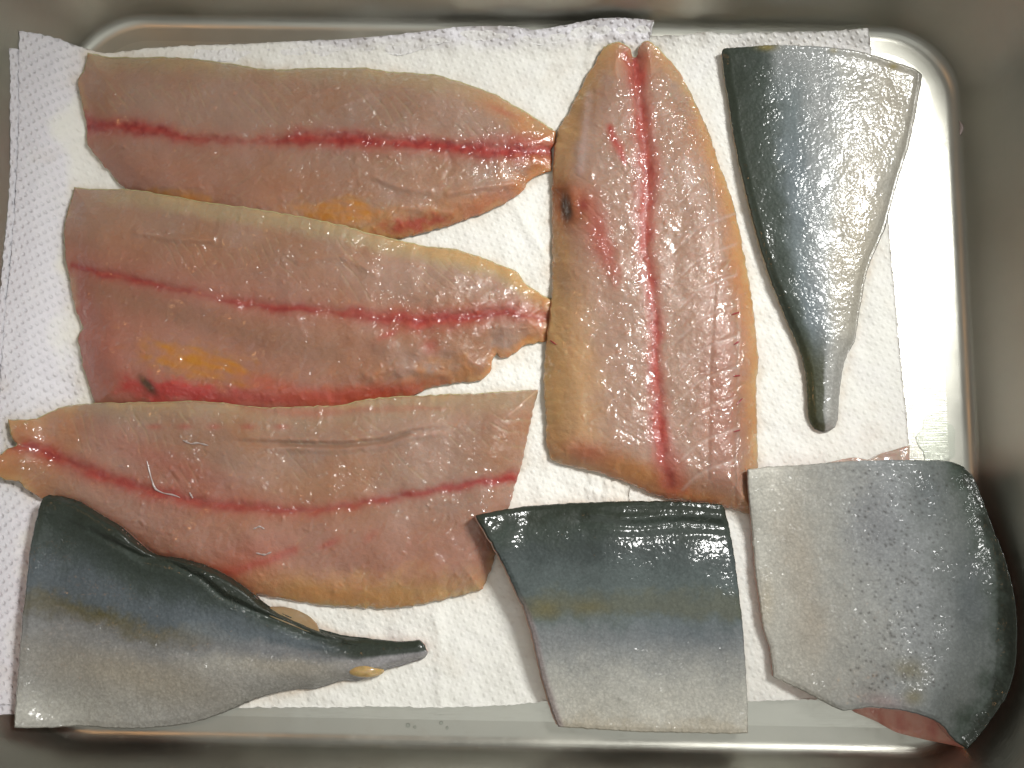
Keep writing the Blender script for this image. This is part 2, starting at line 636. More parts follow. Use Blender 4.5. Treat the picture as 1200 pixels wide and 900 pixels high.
def plain_material(name, color, rough=0.5, coat=0.0, scale=300, var=0.12, **kw):
    m, nt, b = new_mat(name)
    co = objco(nt)
    f = rng_map(nt, noise(nt, scale, 4, 0.6, co), 0.3, 0.7, 1 - var, 1 + var)
    v = nd(nt, 'ShaderNodeVectorMath', operation='MULTIPLY')
    v.inputs[0].default_value = color; nt.links.new(f, v.inputs[1])
    nt.links.new(v.outputs[0], b.inputs['Base Color'])
    b.inputs['Roughness'].default_value = rough
    b.inputs['Coat Weight'].default_value = coat
    b.inputs['Coat Roughness'].default_value = 0.08
    for k, val in kw.items():
        b.inputs[k.replace('_', ' ')].default_value = val
    return m


M_FLESH = flesh_material('wet fish flesh')
M_SKIN = skin_material('fish skin')
M_PAPER = paper_material('kitchen paper')
M_STEEL = steel_material('brushed steel')
M_WALL = steel_material('brushed steel of the walls', 0.33, 0.44, 0.88, (45, 45, 2200))
M_RIM = plain_material('skin under flesh', (0.46, 0.40, 0.20), 0.4, 0.8)
M_FAT = plain_material('yellow fat', (0.46, 0.31, 0.12), 0.35, 1.0, 500, 0.2, Subsurface_Weight=0.4, Subsurface_Scale=0.002)
M_MEMBRANE = plain_material('white membrane', (0.44, 0.36, 0.34), 0.35, 1.0, 900, 0.15)
M_COUNTER = plain_material('worktop', (0.35, 0.33, 0.30), 0.5, 0.0, 30, 0.1)
M_WATER = bpy.data.materials.new('water film'); M_WATER.use_nodes = True
_nt = M_WATER.node_tree; _nt.nodes.remove(_nt.nodes['Principled BSDF'])
_tr = nd(_nt, 'ShaderNodeBsdfTransparent'); _tr.inputs['Color'].default_value = (0.93, 0.95, 0.94, 1)
_gl = nd(_nt, 'ShaderNodeBsdfGlossy'); _gl.inputs['Roughness'].default_value = 0.03
_fr = nd(_nt, 'ShaderNodeFresnel'); _fr.inputs['IOR'].default_value = 1.33
_mx = nd(_nt, 'ShaderNodeMixShader')
_nt.links.new(_fr.outputs[0], _mx.inputs[0]); _nt.links.new(_tr.outputs[0], _mx.inputs[1]); _nt.links.new(_gl.outputs[0], _mx.inputs[2])
_nt.links.new(_mx.outputs[0], _nt.nodes['Material Output'].inputs['Surface'])
M_CLOT = plain_material('dark clot', (0.035, 0.012, 0.010), 0.3, 1.0, 900, 0.4)
M_VEIN = plain_material('red vein', (0.30, 0.02, 0.025), 0.3, 1.0, 900, 0.3)

# ------------------------------------------------------------------ counter and tray
V = np.array([[-0.9, -0.7, -0.003], [0.9, -0.7, -0.003], [0.9, 0.7, -0.003], [-0.9, 0.7, -0.003]])
tag(add_mesh('countertop', V, [[0, 1, 2, 3]], M_COUNTER, origin=(0, 0, -0.003)), kind='structure')


def tray_ring(off, z, n_side=30, n_cor=28):
    hx, hy, r = THX + off, THY + off, TRC + off
    pts = []
    for cx, cy, a0 in ((hx - r, hy - r, 0), (-(hx - r), hy - r, 90), (-(hx - r), -(hy - r), 180), (hx - r, -(hy - r), 270)):
        for a in np.linspace(math.radians(a0), math.radians(a0 + 90), n_cor):
            pts.append((cx + r * math.cos(a), cy + r * math.sin(a)))
    p = np.array(pts)
    full = []
    for i in range(4):                     # corner arcs, then the straight side to the next corner
        c = p[i * n_cor:(i + 1) * n_cor]; nx = p[((i + 1) % 4) * n_cor]
        full.append(c)
        t = np.linspace(0, 1, n_side + 2)[1:-1, None]
        full.append(c[-1] * (1 - t) + nx * t)
    p = np.vstack(full)
    c, s = math.cos(TRAY_ROT), math.sin(TRAY_ROT)
    return np.stack([TC[0] + p[:, 0] * c - p[:, 1] * s, TC[1] + p[:, 0] * s + p[:, 1] * c, np.full(len(p), z)], -1)


tray = thing('metal_tray', 'rectangular stainless steel tray with rounded corners holding the fish on paper', 'tray', (TC[0], TC[1], -0.002))
prof = []
prof.append((-0.006, 0.0))
for a in np.linspace(0, WALL, 12):
    prof.append((R0 * math.sin(a), R0 * (1 - math.cos(a))))
WH = 0.055
wo, wz = prof[-1]
for t in np.linspace(0, 1, 12)[1:]:
    prof.append((wo + (WH - wz) / math.tan(WALL) * t, wz + (WH - wz) * t))
wall_top = len(prof)
o1, z1 = prof[-1]
rimp = [(o1, z1)]
for a in np.linspace(math.radians(200), math.radians(-60), 12):
    rimp.append((o1 + 0.0045 + 0.004 * math.cos(a), z1 + 0.0012 + 0.004 * math.sin(a)))


def loft(name, profile, parent, mat=None):
    rings = np.array([tray_ring(o, z) for o, z in profile])
    n, m = rings.shape[:2]
    i = np.arange(n - 1)[:, None] * m; j = np.arange(m)[None]; k = (j + 1) % m
    F = np.stack([i + j, i + k, i + m + k, i + m + j], -1).reshape(-1, 4)
    return add_mesh(name, rings.reshape(-1, 3), F[:, ::-1], mat or M_WALL, parent)


# floor: concentric rings shrinking to the middle, then the underside
ri = tray_ring(-0.006, 0.0)
ctr = np.array([TC[0], TC[1], 0])
fl = [ctr + (ri - ctr) * s for s in np.linspace(0.02, 1, 24)]
fl = np.array(fl); n, m = fl.shape[:2]
i = np.arange(n - 1)[:, None] * m; j = np.arange(m)[None]; k = (j + 1) % m
F = np.stack([i + j, i + m + j, i + m + k, i + k], -1).reshape(-1, 4)
add_mesh('tray_base', fl.reshape(-1, 3), F, M_STEEL, tray)
loft('tray_wall', prof, tray)
loft('tray_rim', rimp, tray)
outer = [(-0.012, -0.0015)] + [(o + 0.0012, z - 0.0012) for o, z in prof[1:]]
shell = loft('tray_shell', outer, tray)

# ------------------------------------------------------------------ kitchen paper
def sheet_coords(P):
    """Lengths measured along the paper, so that the embossing follows it up the wall."""
    du = np.zeros(P.shape[:2]); dv = np.zeros(P.shape[:2])
    du[1:] = np.cumsum(np.linalg.norm(np.diff(P, axis=0), axis=-1), axis=0)
    dv[:, 1:] = np.cumsum(np.linalg.norm(np.diff(P, axis=1), axis=-1), axis=1)
    mu = du.mean(1, keepdims=True) + 0 * du; mv = dv.mean(0, keepdims=True) + 0 * dv
    c = np.stack([mu, -mv, 0 * mu], -1).reshape(-1, 3)
    return np.vstack([c, c])


def paper_sheet(name, label, top, bot, left, right, lift, amp, seed, wetfun, extra=None, step=3.0, fold=False):
    G, u, v = coons(top, bot, left, right, step)
    X, Y = G[..., 0], G[..., 1]
    e = np.minimum(np.minimum(u, 1 - u), np.minimum(v, 1 - v))
    rag = 1.2 * smooth(0.02, 0, e)
    X = X + rag * fbm(X, Y, 7, 3, seed); Y = Y + rag * fbm(X, Y, 7, 3, seed + 5)
    h = lift + amp * (0.5 + 0.5 * fbm(X, Y, 90, 3, seed + 1)) + amp * 0.35 * fbm(X, Y, 26, 2, seed + 2)
    if extra is not None:
        h = h + extra(X, Y, u, v)
    P = solve(X, Y, H0, np.maximum(h, lift) * 1.0)
    Pb = P.copy(); Pb[..., 2] -= 0.00025
    root = thing(name, label, 'paper towel', (float(P[..., 0].mean()), float(P[..., 1].mean()), 0.0003), 'paper towels lining the tray')
    nu, nv = X.shape
    n = nu * nv
    Vv = np.vstack([P.reshape(-1, 3), Pb.reshape(-1, 3)])
    Fq = orient(Vv, quads(nu, nv)); b = border_index(nu, nv); b2 = np.roll(b, -1)
    Ff = np.vstack([Fq, Fq[:, ::-1] + n, np.stack([b, b + n, b2 + n, b2], -1)])
    w = wetfun(X, Y)
    o = add_mesh('sheet', Vv, Ff, M_PAPER, root, attrs={'wet': np.concatenate([w.ravel(), w.ravel()]), 'stain': np.concatenate([stain(X, Y).ravel()] * 2)}, sheet=sheet_coords(P))
    splat(P)
    if fold:                              # torn strip folded over along the far edge
        Gf, uf, vf = coons(top[6:], [(225, 74), (300, 70), (360, 66), (400, 64), (440, 60), (470, 66), (500, 55), (545, 47), (600, 50), (640, 52), (700, 42), (764, 40)],
                           [top[6], (225, 74)], [top[-1], (764, 40)], 2.5)
        Xf = Gf[..., 0] + 1.5 * fbm(Gf[..., 0], Gf[..., 1], 12, 3, 61); Yf = Gf[..., 1] + 2.0 * vf * fbm(Gf[..., 0], Gf[..., 1], 16, 3, 62)
        Pf = solve(Xf, Yf, gauss(H, 2.0), 0.0003 + 0.0005 * vf * (0.5 + fbm(Xf, Yf, 40, 2, 63)) + 0.0006 * np.sin(vf * 3.1))
        Pg = Pf.copy(); Pg[..., 2] -= 0.00025
        m = Pf.shape[0] * Pf.shape[1]
        Vf = np.vstack([Pf.reshape(-1, 3), Pg.reshape(-1, 3)])
        Fu = orient(Vf, quads(*Pf.shape[:2])); b = border_index(*Pf.shape[:2]); b2 = np.roll(b, -1)
        Fu = np.vstack([Fu, Fu[:, ::-1] + m, np.stack([b, b + m, b2 + m, b2], -1)])
        add_mesh('folded_edge', Vf, Fu, M_PAPER, root, attrs={'wet': np.full(2 * m, 0.55)}, sheet=sheet_coords(Pf))
        splat(Pf)
    return root


H0 = H.copy()


FISH = [[(103, 63), (330, 83), (490, 87), (600, 124), (650, 154), (645, 198), (570, 247), (460, 280), (230, 255), (120, 190), (92, 94)],
        [(88, 221), (240, 238), (465, 282), (580, 309), (647, 353), (640, 399), (574, 434), (400, 480), (112, 474), (77, 300)],
        [(10, 493), (105, 474), (350, 478), (630, 457), (602, 570), (565, 690), (440, 712), (280, 692), (50, 584), (6, 562)],
        [(708, 56), (770, 57), (830, 155), (873, 305), (888, 420), (886, 604), (785, 584), (645, 533), (640, 410), (648, 215)],
        [(57, 581), (155, 630), (290, 692), (400, 745), (497, 757), (440, 790), (290, 822), (180, 852), (17, 852)],
        [(558, 605), (680, 590), (846, 592), (876, 858), (655, 851), (614, 710)],
        [(847, 62), (1080, 88), (1022, 300), (978, 500), (955, 502), (925, 380)]]


def stain(X, Y):
    """Juice soaked into the paper round the pieces."""
    d = np.full(X.shape, 1e9)
    for k, f in enumerate(FISH):
        d = np.minimum(d, dist_poly(X, Y, f, True)[0] * (1.0 if k < 4 else 1.6))
    n = fbm(X, Y, 34, 3, 88)
    return np.clip(0.75 * np.exp(-np.maximum(d - 2, 0) / (7 + 5 * np.clip(n, -0.6, 1))) + 0.22 * smooth(0.25, 0.7, fbm(X, Y, 70, 3, 89)), 0, 1)


def wet_right(X, Y):
    return np.clip(0.95 - 0.5 * blob(X, Y, 1000, 60, 160, 40) + 0.0 * X, 0, 1)


paper_sheet('paper_towel', 'right-hand paper towel lying under the upright fillet and the slim tail piece',
            [(690, 44), (800, 41), (830, 37), (850, 39), (900, 38), (960, 37), (1018, 33)],
            [(690, 832), (760, 828), (830, 824), (880, 822), (940, 820), (1000, 816), (1090, 812)],
            [(690, 44), (690, 832)], [(1018, 33), (1022, 70), (1036, 200), (1050, 360), (1066, 530), (1080, 680), (1090, 812)],
            0.0004, 0.0012, 31, wet_right,
            lambda X, Y, u, v: 0.0035 * smooth(60, 34, Y) * (0.5 + 0.5 * fbm(X, Y, 40, 2, 3)) + 0.003 * smooth(800, 826, Y) * smooth(880, 920, X))


def wet_left(X, Y):
    n = 26 * fbm(X, Y, 60, 3, 8)
    edge = 78 + 14 * smooth(200, 60, Y) - 45 * smooth(420, 760, Y)
    w = smooth(edge - 16, edge + 22, X + n)
    w = w * (1 - smooth(64, 40, Y + n * 0.25) * smooth(300, 380, X))
    return w


def crumple(X, Y, u, v):
    top = smooth(78, 28, Y) * smooth(220, 420, X)
    cr = 0
    for pts, a, w in (([(500, 640), (512, 720), (518, 829)], 0.0006, 6), ([(22, 232), (60, 180), (96, 152)], 0.0008, 5), ([(22, 175), (55, 135), (96, 100)], 0.0006, 4),
                      ([(30, 330), (60, 420), (62, 500)], 0.0009, 9), ([(600, 235), (622, 275), (640, 300)], 0.0006, 5), ([(545, 100), (600, 80), (690, 70)], 0.0008, 6)):
        cr = cr + a * band(X, Y, pts, w)
    return cr + 0.0008 * smooth(30, 70, X) + top * (0.002 + 0.0035 * (0.5 + fbm(X, Y, 80, 2, 22)) + 0.0012 * fbm(X, Y, 26, 2, 23))


paper_sheet('paper_towel', 'lower layer of paper peeking out along the left wall of the tray',
            [(11, 56), (60, 62), (130, 70)], [(-14, 838), (60, 836), (140, 832)],
            [(11, 56), (12, 120), (11, 220), (4, 300), (-2, 380), (-10, 600), (-14, 838)], [(130, 70), (140, 832)],
            0.0003, 0.0006, 71, lambda X, Y: wet_left(X, Y) * 0.6)
H0 = H.copy()
paper_sheet('paper_towel', 'large embossed paper towel under the three stacked fillets, curling up the left wall',
            [(23, 36), (45, 39), (70, 46), (95, 55), (125, 62), (180, 56), (230, 53), (280, 52), (330, 49), (400, 46), (470, 40), (545, 31), (600, 31), (625, 35), (660, 30), (700, 22), (730, 21), (766, 24)],
            [(-8, 826), (60, 827), (150, 828), (270, 829), (330, 829), (400, 829), (440, 828), (520, 829), (600, 826), (645, 822), (735, 822)],
            [(23, 36), (22, 56), (22, 140), (18, 240), (12, 310), (5, 380), (-2, 500), (-6, 660), (-8, 826)],
            [(766, 24), (760, 60), (745, 300), (738, 560), (735, 822)],
            0.0004, 0.0013, 11, wet_left, crumple, fold=True)

# ------------------------------------------------------------------ the flesh-up fillets
FLESH = np.array([0.345, 0.18, 0.105])
GREY = np.array([0.368, 0.236, 0.176])
PINK = np.array([0.37, 0.150, 0.108])
ORANGE = np.array([0.53, 0.235, 0.075])
AMBER = np.array([0.55, 0.325, 0.115])
YELLOW = np.array([0.50, 0.20, 0.012])
CREAM = np.array([0.43, 0.34, 0.19])
RED = np.array([0.40, 0.044, 0.034])
DEEP = np.array([0.24, 0.020, 0.018])
BROWN = np.array([0.085, 0.035, 0.016])


def fillet(label, top, bot, left, right, hfun, paint, base_blur=5.0, seed=1, rim=None, step=1.35, spine=None, chev=(15, 0.9), gap=0.0006, relief=(), grey=0.7):
    """paint(C, X, Y, u, v, d) -> colours, labels, names; hfun(u, v, d, X, Y) -> millimetres."""
    global H
    G, u, v = coons(top, bot, left, right, step)
    b = smooth(0.0, 0.04, np.minimum(np.minimum(u, 1 - u), np.minimum(v, 1 - v)))
    wob = 1.1 * (1 - b)
    X = G[..., 0] + wob * fbm(G[..., 0], G[..., 1], 9, 2, seed); Y = G[..., 1] + wob * fbm(G[..., 0], G[..., 1], 9, 2, seed + 3)
    Gp = np.stack([X, Y], -1)
    d = edge_dist(Gp)
    hm = hfun(u, v, d, X, Y)
    soft = smooth(2, 16, d)
    hm = hm + soft * (0.6 * fbm(X, Y, 46, 2, seed + 20) + 0.13 * fbm(X, Y, 15, 2, seed + 21) + 0.04 * fbm(X, Y, 6, 2, seed + 22))
    hm = hm + soft * lumps(X, Y, seed)
    groove = np.zeros_like(X); fib = np.stack([X, Y, 0 * X], -1) * 0.0004
    if spine is not None:
        ds, ts, sg = dist_poly(X, Y, catmull(spine, 5))
        L = np.hypot(*np.diff(np.array(spine, float), axis=0).T).sum()
        fib = np.stack([ds * sg, ts * L + chev[1] * ds, 0 * ds], -1) * 0.0004
        ph = (ts * L + chev[1] * ds + 6 * fbm(X, Y, 50, 2, seed + 30)) / chev[0]
        q = np.abs(ph - np.floor(ph) - 0.5) * 2
        groove = np.exp(-((q / 0.22) ** 2)) * smooth(8, 22, ds) * smooth(-0.05, 0.55, fbm(X, Y, 48, 3, seed + 31))
        hm = hm - soft * 0.17 * groove
    hm = np.maximum(hm, 0.5)
    Hb = np.maximum(gauss(dilate(H, 3), base_blur), 0)
    Hb = np.maximum(Hb, gauss(H, 1.0)) + gap
    P = solve(X, Y, Hb, hm * 1e-3)
    C = np.broadcast_to(FLESH, X.shape + (3,)).copy()
    C = lay(C, GREY, grey + 0.8 * fbm(X, Y, 90, 3, seed + 40))
    C = lay(C, CREAM, 0.26 * groove)
    tone = 1 + 0.12 * fbm(X, Y, 120, 2, seed + 41) + 0.02 * fbm(X, Y, 9, 2, seed + 42)
    C = C * tone[..., None]
    C, lab, names, mats = paint(C, X, Y, u, v, d)
    C = lay(C, np.array([0.52, 0.36, 0.17]), 0.35 * smooth(0.0, 0.5, fbm(X, Y, 45, 2, seed + 43)) * smooth(9, 1, d + 3 * fbm(X, Y, 15, 2, seed + 44)))
    loc = (float(P[..., 0].mean()), float(P[..., 1].mean()), float(sample(Hb, P[..., 0], P[..., 1]).min()))
    root = thing('fish_fillet', label, 'fish fillet', loc, 'flesh-up fish fillets')
    bz = sample(Hb, P[..., 0], P[..., 1])
    low = ring(bz[..., None]).ravel() + 0.0001
    rel = np.full(X.shape, 0.75)
    for cx, cy, rx, ry, an, am in relief:
        rel = rel + (am - 0.75) * np.clip(blob(X + 8 * fbm(X, Y, 22, 2, seed + 60), Y, cx, cy, rx, ry, an) * 1.3, 0, 1)
    parts = split_grid(P, C, lab, names, mats, root, skirt=low, attrs={'relief': np.clip(rel, 0.15, 2.8), 'fibre': fib})
    # skin underneath, showing as a thin margin
    s = 4
    Gs = Gp[::s, ::s].copy()
    ctr = Gs.reshape(-1, 2).mean(0)
    def push(sl, amt, ax):
        t = np.gradient(Gs[sl], axis=0); nrm = np.stack([t[:, 1], -t[:, 0]], -1); nrm /= np.linalg.norm(nrm, axis=1, keepdims=True) + 1e-9
        if (nrm * (Gs[sl] - ctr)).sum() < 0: nrm = -nrm
        return nrm * amt
    r = rim or (1, 1, 1, 1)
    add = np.zeros_like(Gs)
    add[:, 0] += push((slice(None), 0), r[0], 0); add[:, -1] += push((slice(None), -1), r[1], 0)
    add[0] += push((0, slice(None)), r[2], 1); add[-1] += push((-1, slice(None)), r[3], 1)
    Gs = Gs + add
    Pt = solve(Gs[..., 0], Gs[..., 1], Hb, np.full(Gs.shape[:2], -0.00005))
    Pb = Pt.copy(); Pb[..., 2] -= 0.0004
    slab('skin', Pt, Pb, M_RIM, root)
    splat(P)
    return root, Hb, hm


def on_surface(px, py, lift=0.0):
    return solve(np.asarray(px, float), np.asarray(py, float), H, np.full(np.shape(px), lift))


def lumps(X, Y, seed):
    """Small wet beads and scraps left by the knife, denser in patches."""
    r = np.random.default_rng(seed)
    out = np.zeros_like(X)
    nu, nv = X.shape
    for k in range(420):
        i, j = r.integers(4, nu - 4), r.integers(4, nv - 4)
        cx, cy = X[i, j], Y[i, j]
        if fbm(np.array([cx]), np.array([cy]), 60, 2, seed + 50)[0] < r.uniform(-0.45, 0.5):
            continue
        a, b = r.uniform(1.8, 4.2), r.uniform(1.4, 2.6)
        w = 9
        sl = (slice(max(i - w, 0), i + w), slice(max(j - w, 0), j + w))
        out[sl] += r.uniform(0.10, 0.42) * blob(X[sl], Y[sl], cx, cy, a, b, r.uniform(0, 180))
    return np.minimum(out, 0.55)


def dome(d, w, T, e=0.8):
    q = np.clip(d / w, 0, 1)
    return e + (T - e) * np.maximum(1 - (1 - q) ** 2, 0)


# --- fillet 1: uppermost
SP1 = [(100, 148), (140, 149), (180, 151), (210, 159), (232, 163), (280, 165), (327, 164), (367, 162), (400, 163), (440, 166), (500, 169), (530, 172), (580, 177), (648, 178)]


def h1(u, v, d, X, Y):
    h = dome(d, 42, 8.5 - 3.5 * smooth(0.75, 1, u), 1.2)
    h -= 0.9 * band(X, Y, SP1, 7)
    h += 0.8 * band(X, Y, [(300, 170), (380, 172), (440, 178), (500, 176)], 7)
    h += 0.8 * band(X, Y, [(440, 208), (470, 219), (505, 224)], 5) - 0.35 * band(X, Y, [(440, 216), (470, 228), (510, 234)], 6)
    h += 0.7 * band(X, Y, [(525, 226), (560, 220), (605, 216)], 4) + 0.6 * band(X, Y, [(470, 243), (500, 247), (530, 252)], 5) - 0.5 * band(X, Y, [(525, 180), (530, 195), (522, 210)], 4)
    h += 0.5 * band(X, Y, [(390, 128), (430, 112), (470, 100)], 4) + 0.5 * band(X, Y, [(350, 118), (395, 100)], 3.5)
    return h


def p1(C, X, Y, u, v, d):
    n = fbm(X, Y, 24, 3, 5)
    C = lay(C, PINK, 0.55 * smooth(0.75, 0.0, u) * smooth(0.2, 0.8, v))
    C = lay(C, CREAM, 0.55 * smooth(26, 3, Y - np.interp(X, [100, 250, 430, 530, 600, 650], [63, 72, 81, 93, 124, 152]) + 4 * n))
    C = lay(C, ORANGE, 0.65 * smooth(0.72, 1.0, v + 0.12 * n) * smooth(0.15, 0.6, u))
    C = lay(C, ORANGE, 0.7 * smooth(0.86, 1.0, u + 0.05 * n))
    C = lay(C, ORANGE, 0.45 * blob(X, Y, 585, 125, 45, 14, 32) )
    st = 0.8 + 0.5 * fbm(X, Y * 4, 40, 2, 93)
    C = lay(C, YELLOW, 0.8 * ragged(blob(X + 6 * n, Y, 213, 230, 40, 9, 8) + blob(X + 6 * n, Y + 5 * n, 400, 248, 62, 16, 4), X, Y, 303) * np.clip(st, 0.5, 1.1))
    C = lay(C, AMBER, 0.6 * blob(X, Y, 430, 272, 60, 8, 0))
    C = lay(C, RED, 0.75 * ragged(blob(X + 8 * n, Y + 5 * n, 485, 263, 46, 10, -12), X, Y, 307) + 0.3 * blob(X, Y, 570, 240, 50, 14, -25))
    C = lay(C, RED, 0.4 * blob(X, Y, 590, 131, 22, 5, 25))
    C = lay(C, RED, 0.55 * blob(X, Y, 610, 166, 36, 10, 4))
    bl = band(X + 3 * n, Y + 3.5 * n, SP1, [10, 8, 7, 5, 5, 8, 9, 9, 8, 8, 9, 7], [1, .95, .95, .55, .35, .9, 1, .9, .95, .95, 1, .7])
    C = lay(C, RED, 0.5 * band(X, Y + 3 * n, SP1, 14, [.8, .6, .4, .3, .5, .6, .5, .7, .8, .9]))
    C = lay(C, DEEP, 0.8 * band(X + 2 * n, Y + 2.5 * n, [(330, 164), (400, 166), (470, 171), (530, 174), (580, 178), (645, 179)], 2.2, [.4, .8, .3, .9, 1, .6]))
    bl = bl * np.clip(0.95 + 0.45 * fbm(X, Y, 40, 3, 70), 0.5, 1)
    C = lay(C, RED, bl); C = lay(C, DEEP, 0.75 * np.clip(bl * (0.5 + 1.2 * fbm(X, Y, 9, 2, 77)), 0, 1))
    lab = np.where(bl > 0.40, 1, 0)
    lab = np.where((bl <= 0.40) & (blob(X + 6 * n, Y + 5 * n, 400, 248, 58, 17, 4) > 0.4), 2, lab)
    lab = np.where((bl <= 0.40) & (blob(X + 6 * n, Y, 213, 230, 38, 9, 8) > 0.4), 3, lab)
    return C, lab, ['flesh', 'blood_line', 'yellow_fat', 'yellow_fat'], [M_FLESH] * 4


fillet('topmost fillet with a straight red blood line, its pointed end touching the upright fillet',
       [(103, 63), (128, 68), (165, 69), (200, 68), (235, 71), (275, 77), (307, 82), (330, 83), (360, 81), (400, 81), (430, 81), (460, 86), (490, 87), (515, 90), (545, 99), (580, 112), (600, 124), (625, 138), (645, 151), (650, 154)],
       [(140, 214), (160, 228), (230, 255), (320, 272), (400, 283), (447, 281), (460, 280), (495, 272), (530, 262), (570, 247), (600, 232), (613, 222), (620, 210), (645, 198)],
       [(103, 63), (100, 80), (92, 94), (95, 115), (101, 140), (102, 155), (104, 170), (120, 190), (140, 214)],
       [(650, 154), (650, 166), (645, 176), (646, 186), (645, 198)],
       h1, p1, seed=100, relief=[(440, 140, 60, 16, 0, 2.0), (520, 140, 50, 16, 10, 2.0), (480, 200, 75, 18, 8, 1.8), (220, 114, 16, 12, 0, 2.8), (350, 130, 50, 16, -30, 2.2), (420, 225, 40, 9, 10, 2.2), (580, 235, 30, 7, -20, 1.6)], rim=(1.5, 1.5, 1, 1), spine=SP1)

# --- fillet 2: middle of the stack
SP2 = [(86, 312), (130, 322), (170, 330), (200, 338), (250, 346), (285, 355), (320, 360), (360, 362), (400, 366), (430, 370), (475, 375), (520, 374), (560, 370), (600, 366), (646, 374)]


def h2(u, v, d, X, Y):
    h = dome(d, 44, 9.0 - 3.8 * smooth(0.7, 1, u), 1.3)
    h -= 0.8 * band(X, Y, SP2, 7)
    h -= 1.6 * blob(X, Y, 240, 400, 130, 30, 18)
    h += 1.0 * blob(X, Y, 470, 405, 50, 16, 10) + 0.8 * blob(X, Y, 560, 395, 25, 12) + 0.8 * blob(X, Y, 500, 340, 60, 14, 10)
    h += 1.1 * smooth(0.35, 1, u) * fbm(X, Y, 28, 2, 91)
    h += 0.7 * band(X, Y, [(160, 272), (200, 279), (250, 282)], 4) - 0.25 * band(X, Y, [(165, 281), (210, 288), (255, 290)], 6)
    h += 0.7 * band(X, Y, [(350, 306), (400, 300), (440, 320)], 5) + 0.6 * band(X, Y, [(430, 440), (470, 432), (520, 440)], 5)
    return h


def p2(C, X, Y, u, v, d):
    n = fbm(X, Y, 24, 3, 6)
    C = lay(C, PINK, 0.75 * smooth(0.9, 0.0, u) * smooth(0.12, 0.4, v))
    top = Y - np.interp(X, [88, 150, 240, 350, 420, 500, 580, 615, 647], [221, 223, 238, 255, 272, 290, 309, 333, 353])
    C = lay(C, CREAM, 0.62 * smooth(24, 10, top + 3 * n) * smooth(0.0, 0.12, u))
    C = lay(C, AMBER, 0.6 * smooth(16, 2, top + 3 * n) * smooth(0.55, 0.8, u))
    C = lay(C, ORANGE, 0.6 * smooth(0.8, 1.0, v + 0.12 * n) * smooth(0.25, 0.6, u) + 0.5 * smooth(0.9, 1, u))
    C = lay(C, FLESH * 0.74, 0.55 * band(X, Y + 4 * n, [(100, 335), (200, 364), (300, 392), (390, 412)], 17))
    st = 0.8 + 0.5 * fbm(X * 0.97 + Y * 0.24, (Y * 0.97 - X * 0.24) * 4, 40, 2, 92)
    C = lay(C, YELLOW, 0.85 * ragged(blob(X + 9 * n, Y + 6 * n, 232, 425, 70, 22, 14), X, Y, 301) * np.clip(st, 0.5, 1.1))
    C = lay(C, RED, 0.25 * blob(X, Y, 118, 420, 30, 55, -10) + 0.25 * blob(X, Y, 95, 350, 14, 60))
    C = lay(C, np.array([0.52, 0.05, 0.045]), 0.85 * ragged(blob(X + 6 * n, Y + 6 * n, 205, 458, 66, 16, 6), X, Y, 305))
    C = lay(C, RED, 0.8 * band(X, Y + 4 * n, [(150, 452), (250, 465), (330, 468), (400, 466), (470, 458), (520, 448)], [14, 14, 13, 15, 13, 8], [.8, 1, .95, 1, 1, .4]))
    C = lay(C, RED * 0.8 + ORANGE * 0.2, 0.7 * blob(X + 5 * n, Y + 5 * n, 325, 455, 40, 11, 18) + 0.6 * blob(X, Y, 420, 465, 60, 8, -4))
    bl = band(X + 3 * n, Y + 3.5 * n, SP2, [4, 5, 5, 5, 6, 7, 6, 6, 8, 11, 10, 9, 8, 6], [.75, .9, .85, .6, .6, .85, .9, .7, .9, 1, 1, .9, .9, .5])
    C = lay(C, RED, 0.35 * band(X, Y + 3 * n, SP2, 14, [.3, .4, .3, .3, .5, .5, .6, .8, .9, .9]))
    bl = bl * np.clip(0.9 + 0.5 * fbm(X, Y, 40, 3, 71), 0.45, 1)
    C = lay(C, RED, 0.9 * bl); C = lay(C, DEEP, 0.6 * band(X + 3 * n, Y + 3.5 * n, [(q[0], q[1] + 1.5) for q in SP2], 2.0, [.5, .3, .1, .5, .8, .3, .9, .7, .9, .3])); C = lay(C, DEEP, 0.4 * np.clip(bl * (0.5 + 1.2 * fbm(X, Y, 9, 2, 78)), 0, 1))
    C = lay(C, RED, 0.6 * blob(X, Y, 455, 392, 14, 4, -25) + 0.5 * blob(X, Y, 505, 405, 10, 10))
    ck = blob(X + 3 * n, Y + 3 * n, 172, 450, 14, 5, 48)
    C = lay(C, BROWN, 1.2 * ck)
    lab = np.where(bl > 0.40, 1, 0)
    lab = np.where((bl <= 0.45) & (blob(X + 9 * n, Y + 6 * n, 232, 425, 66, 20, 14, 3) > 0.42), 2, lab)
    lab = np.where(ck > 0.45, 3, lab)
    return C, lab, ['flesh', 'blood_line', 'yellow_fat', 'dark_clot'], [M_FLESH] * 4


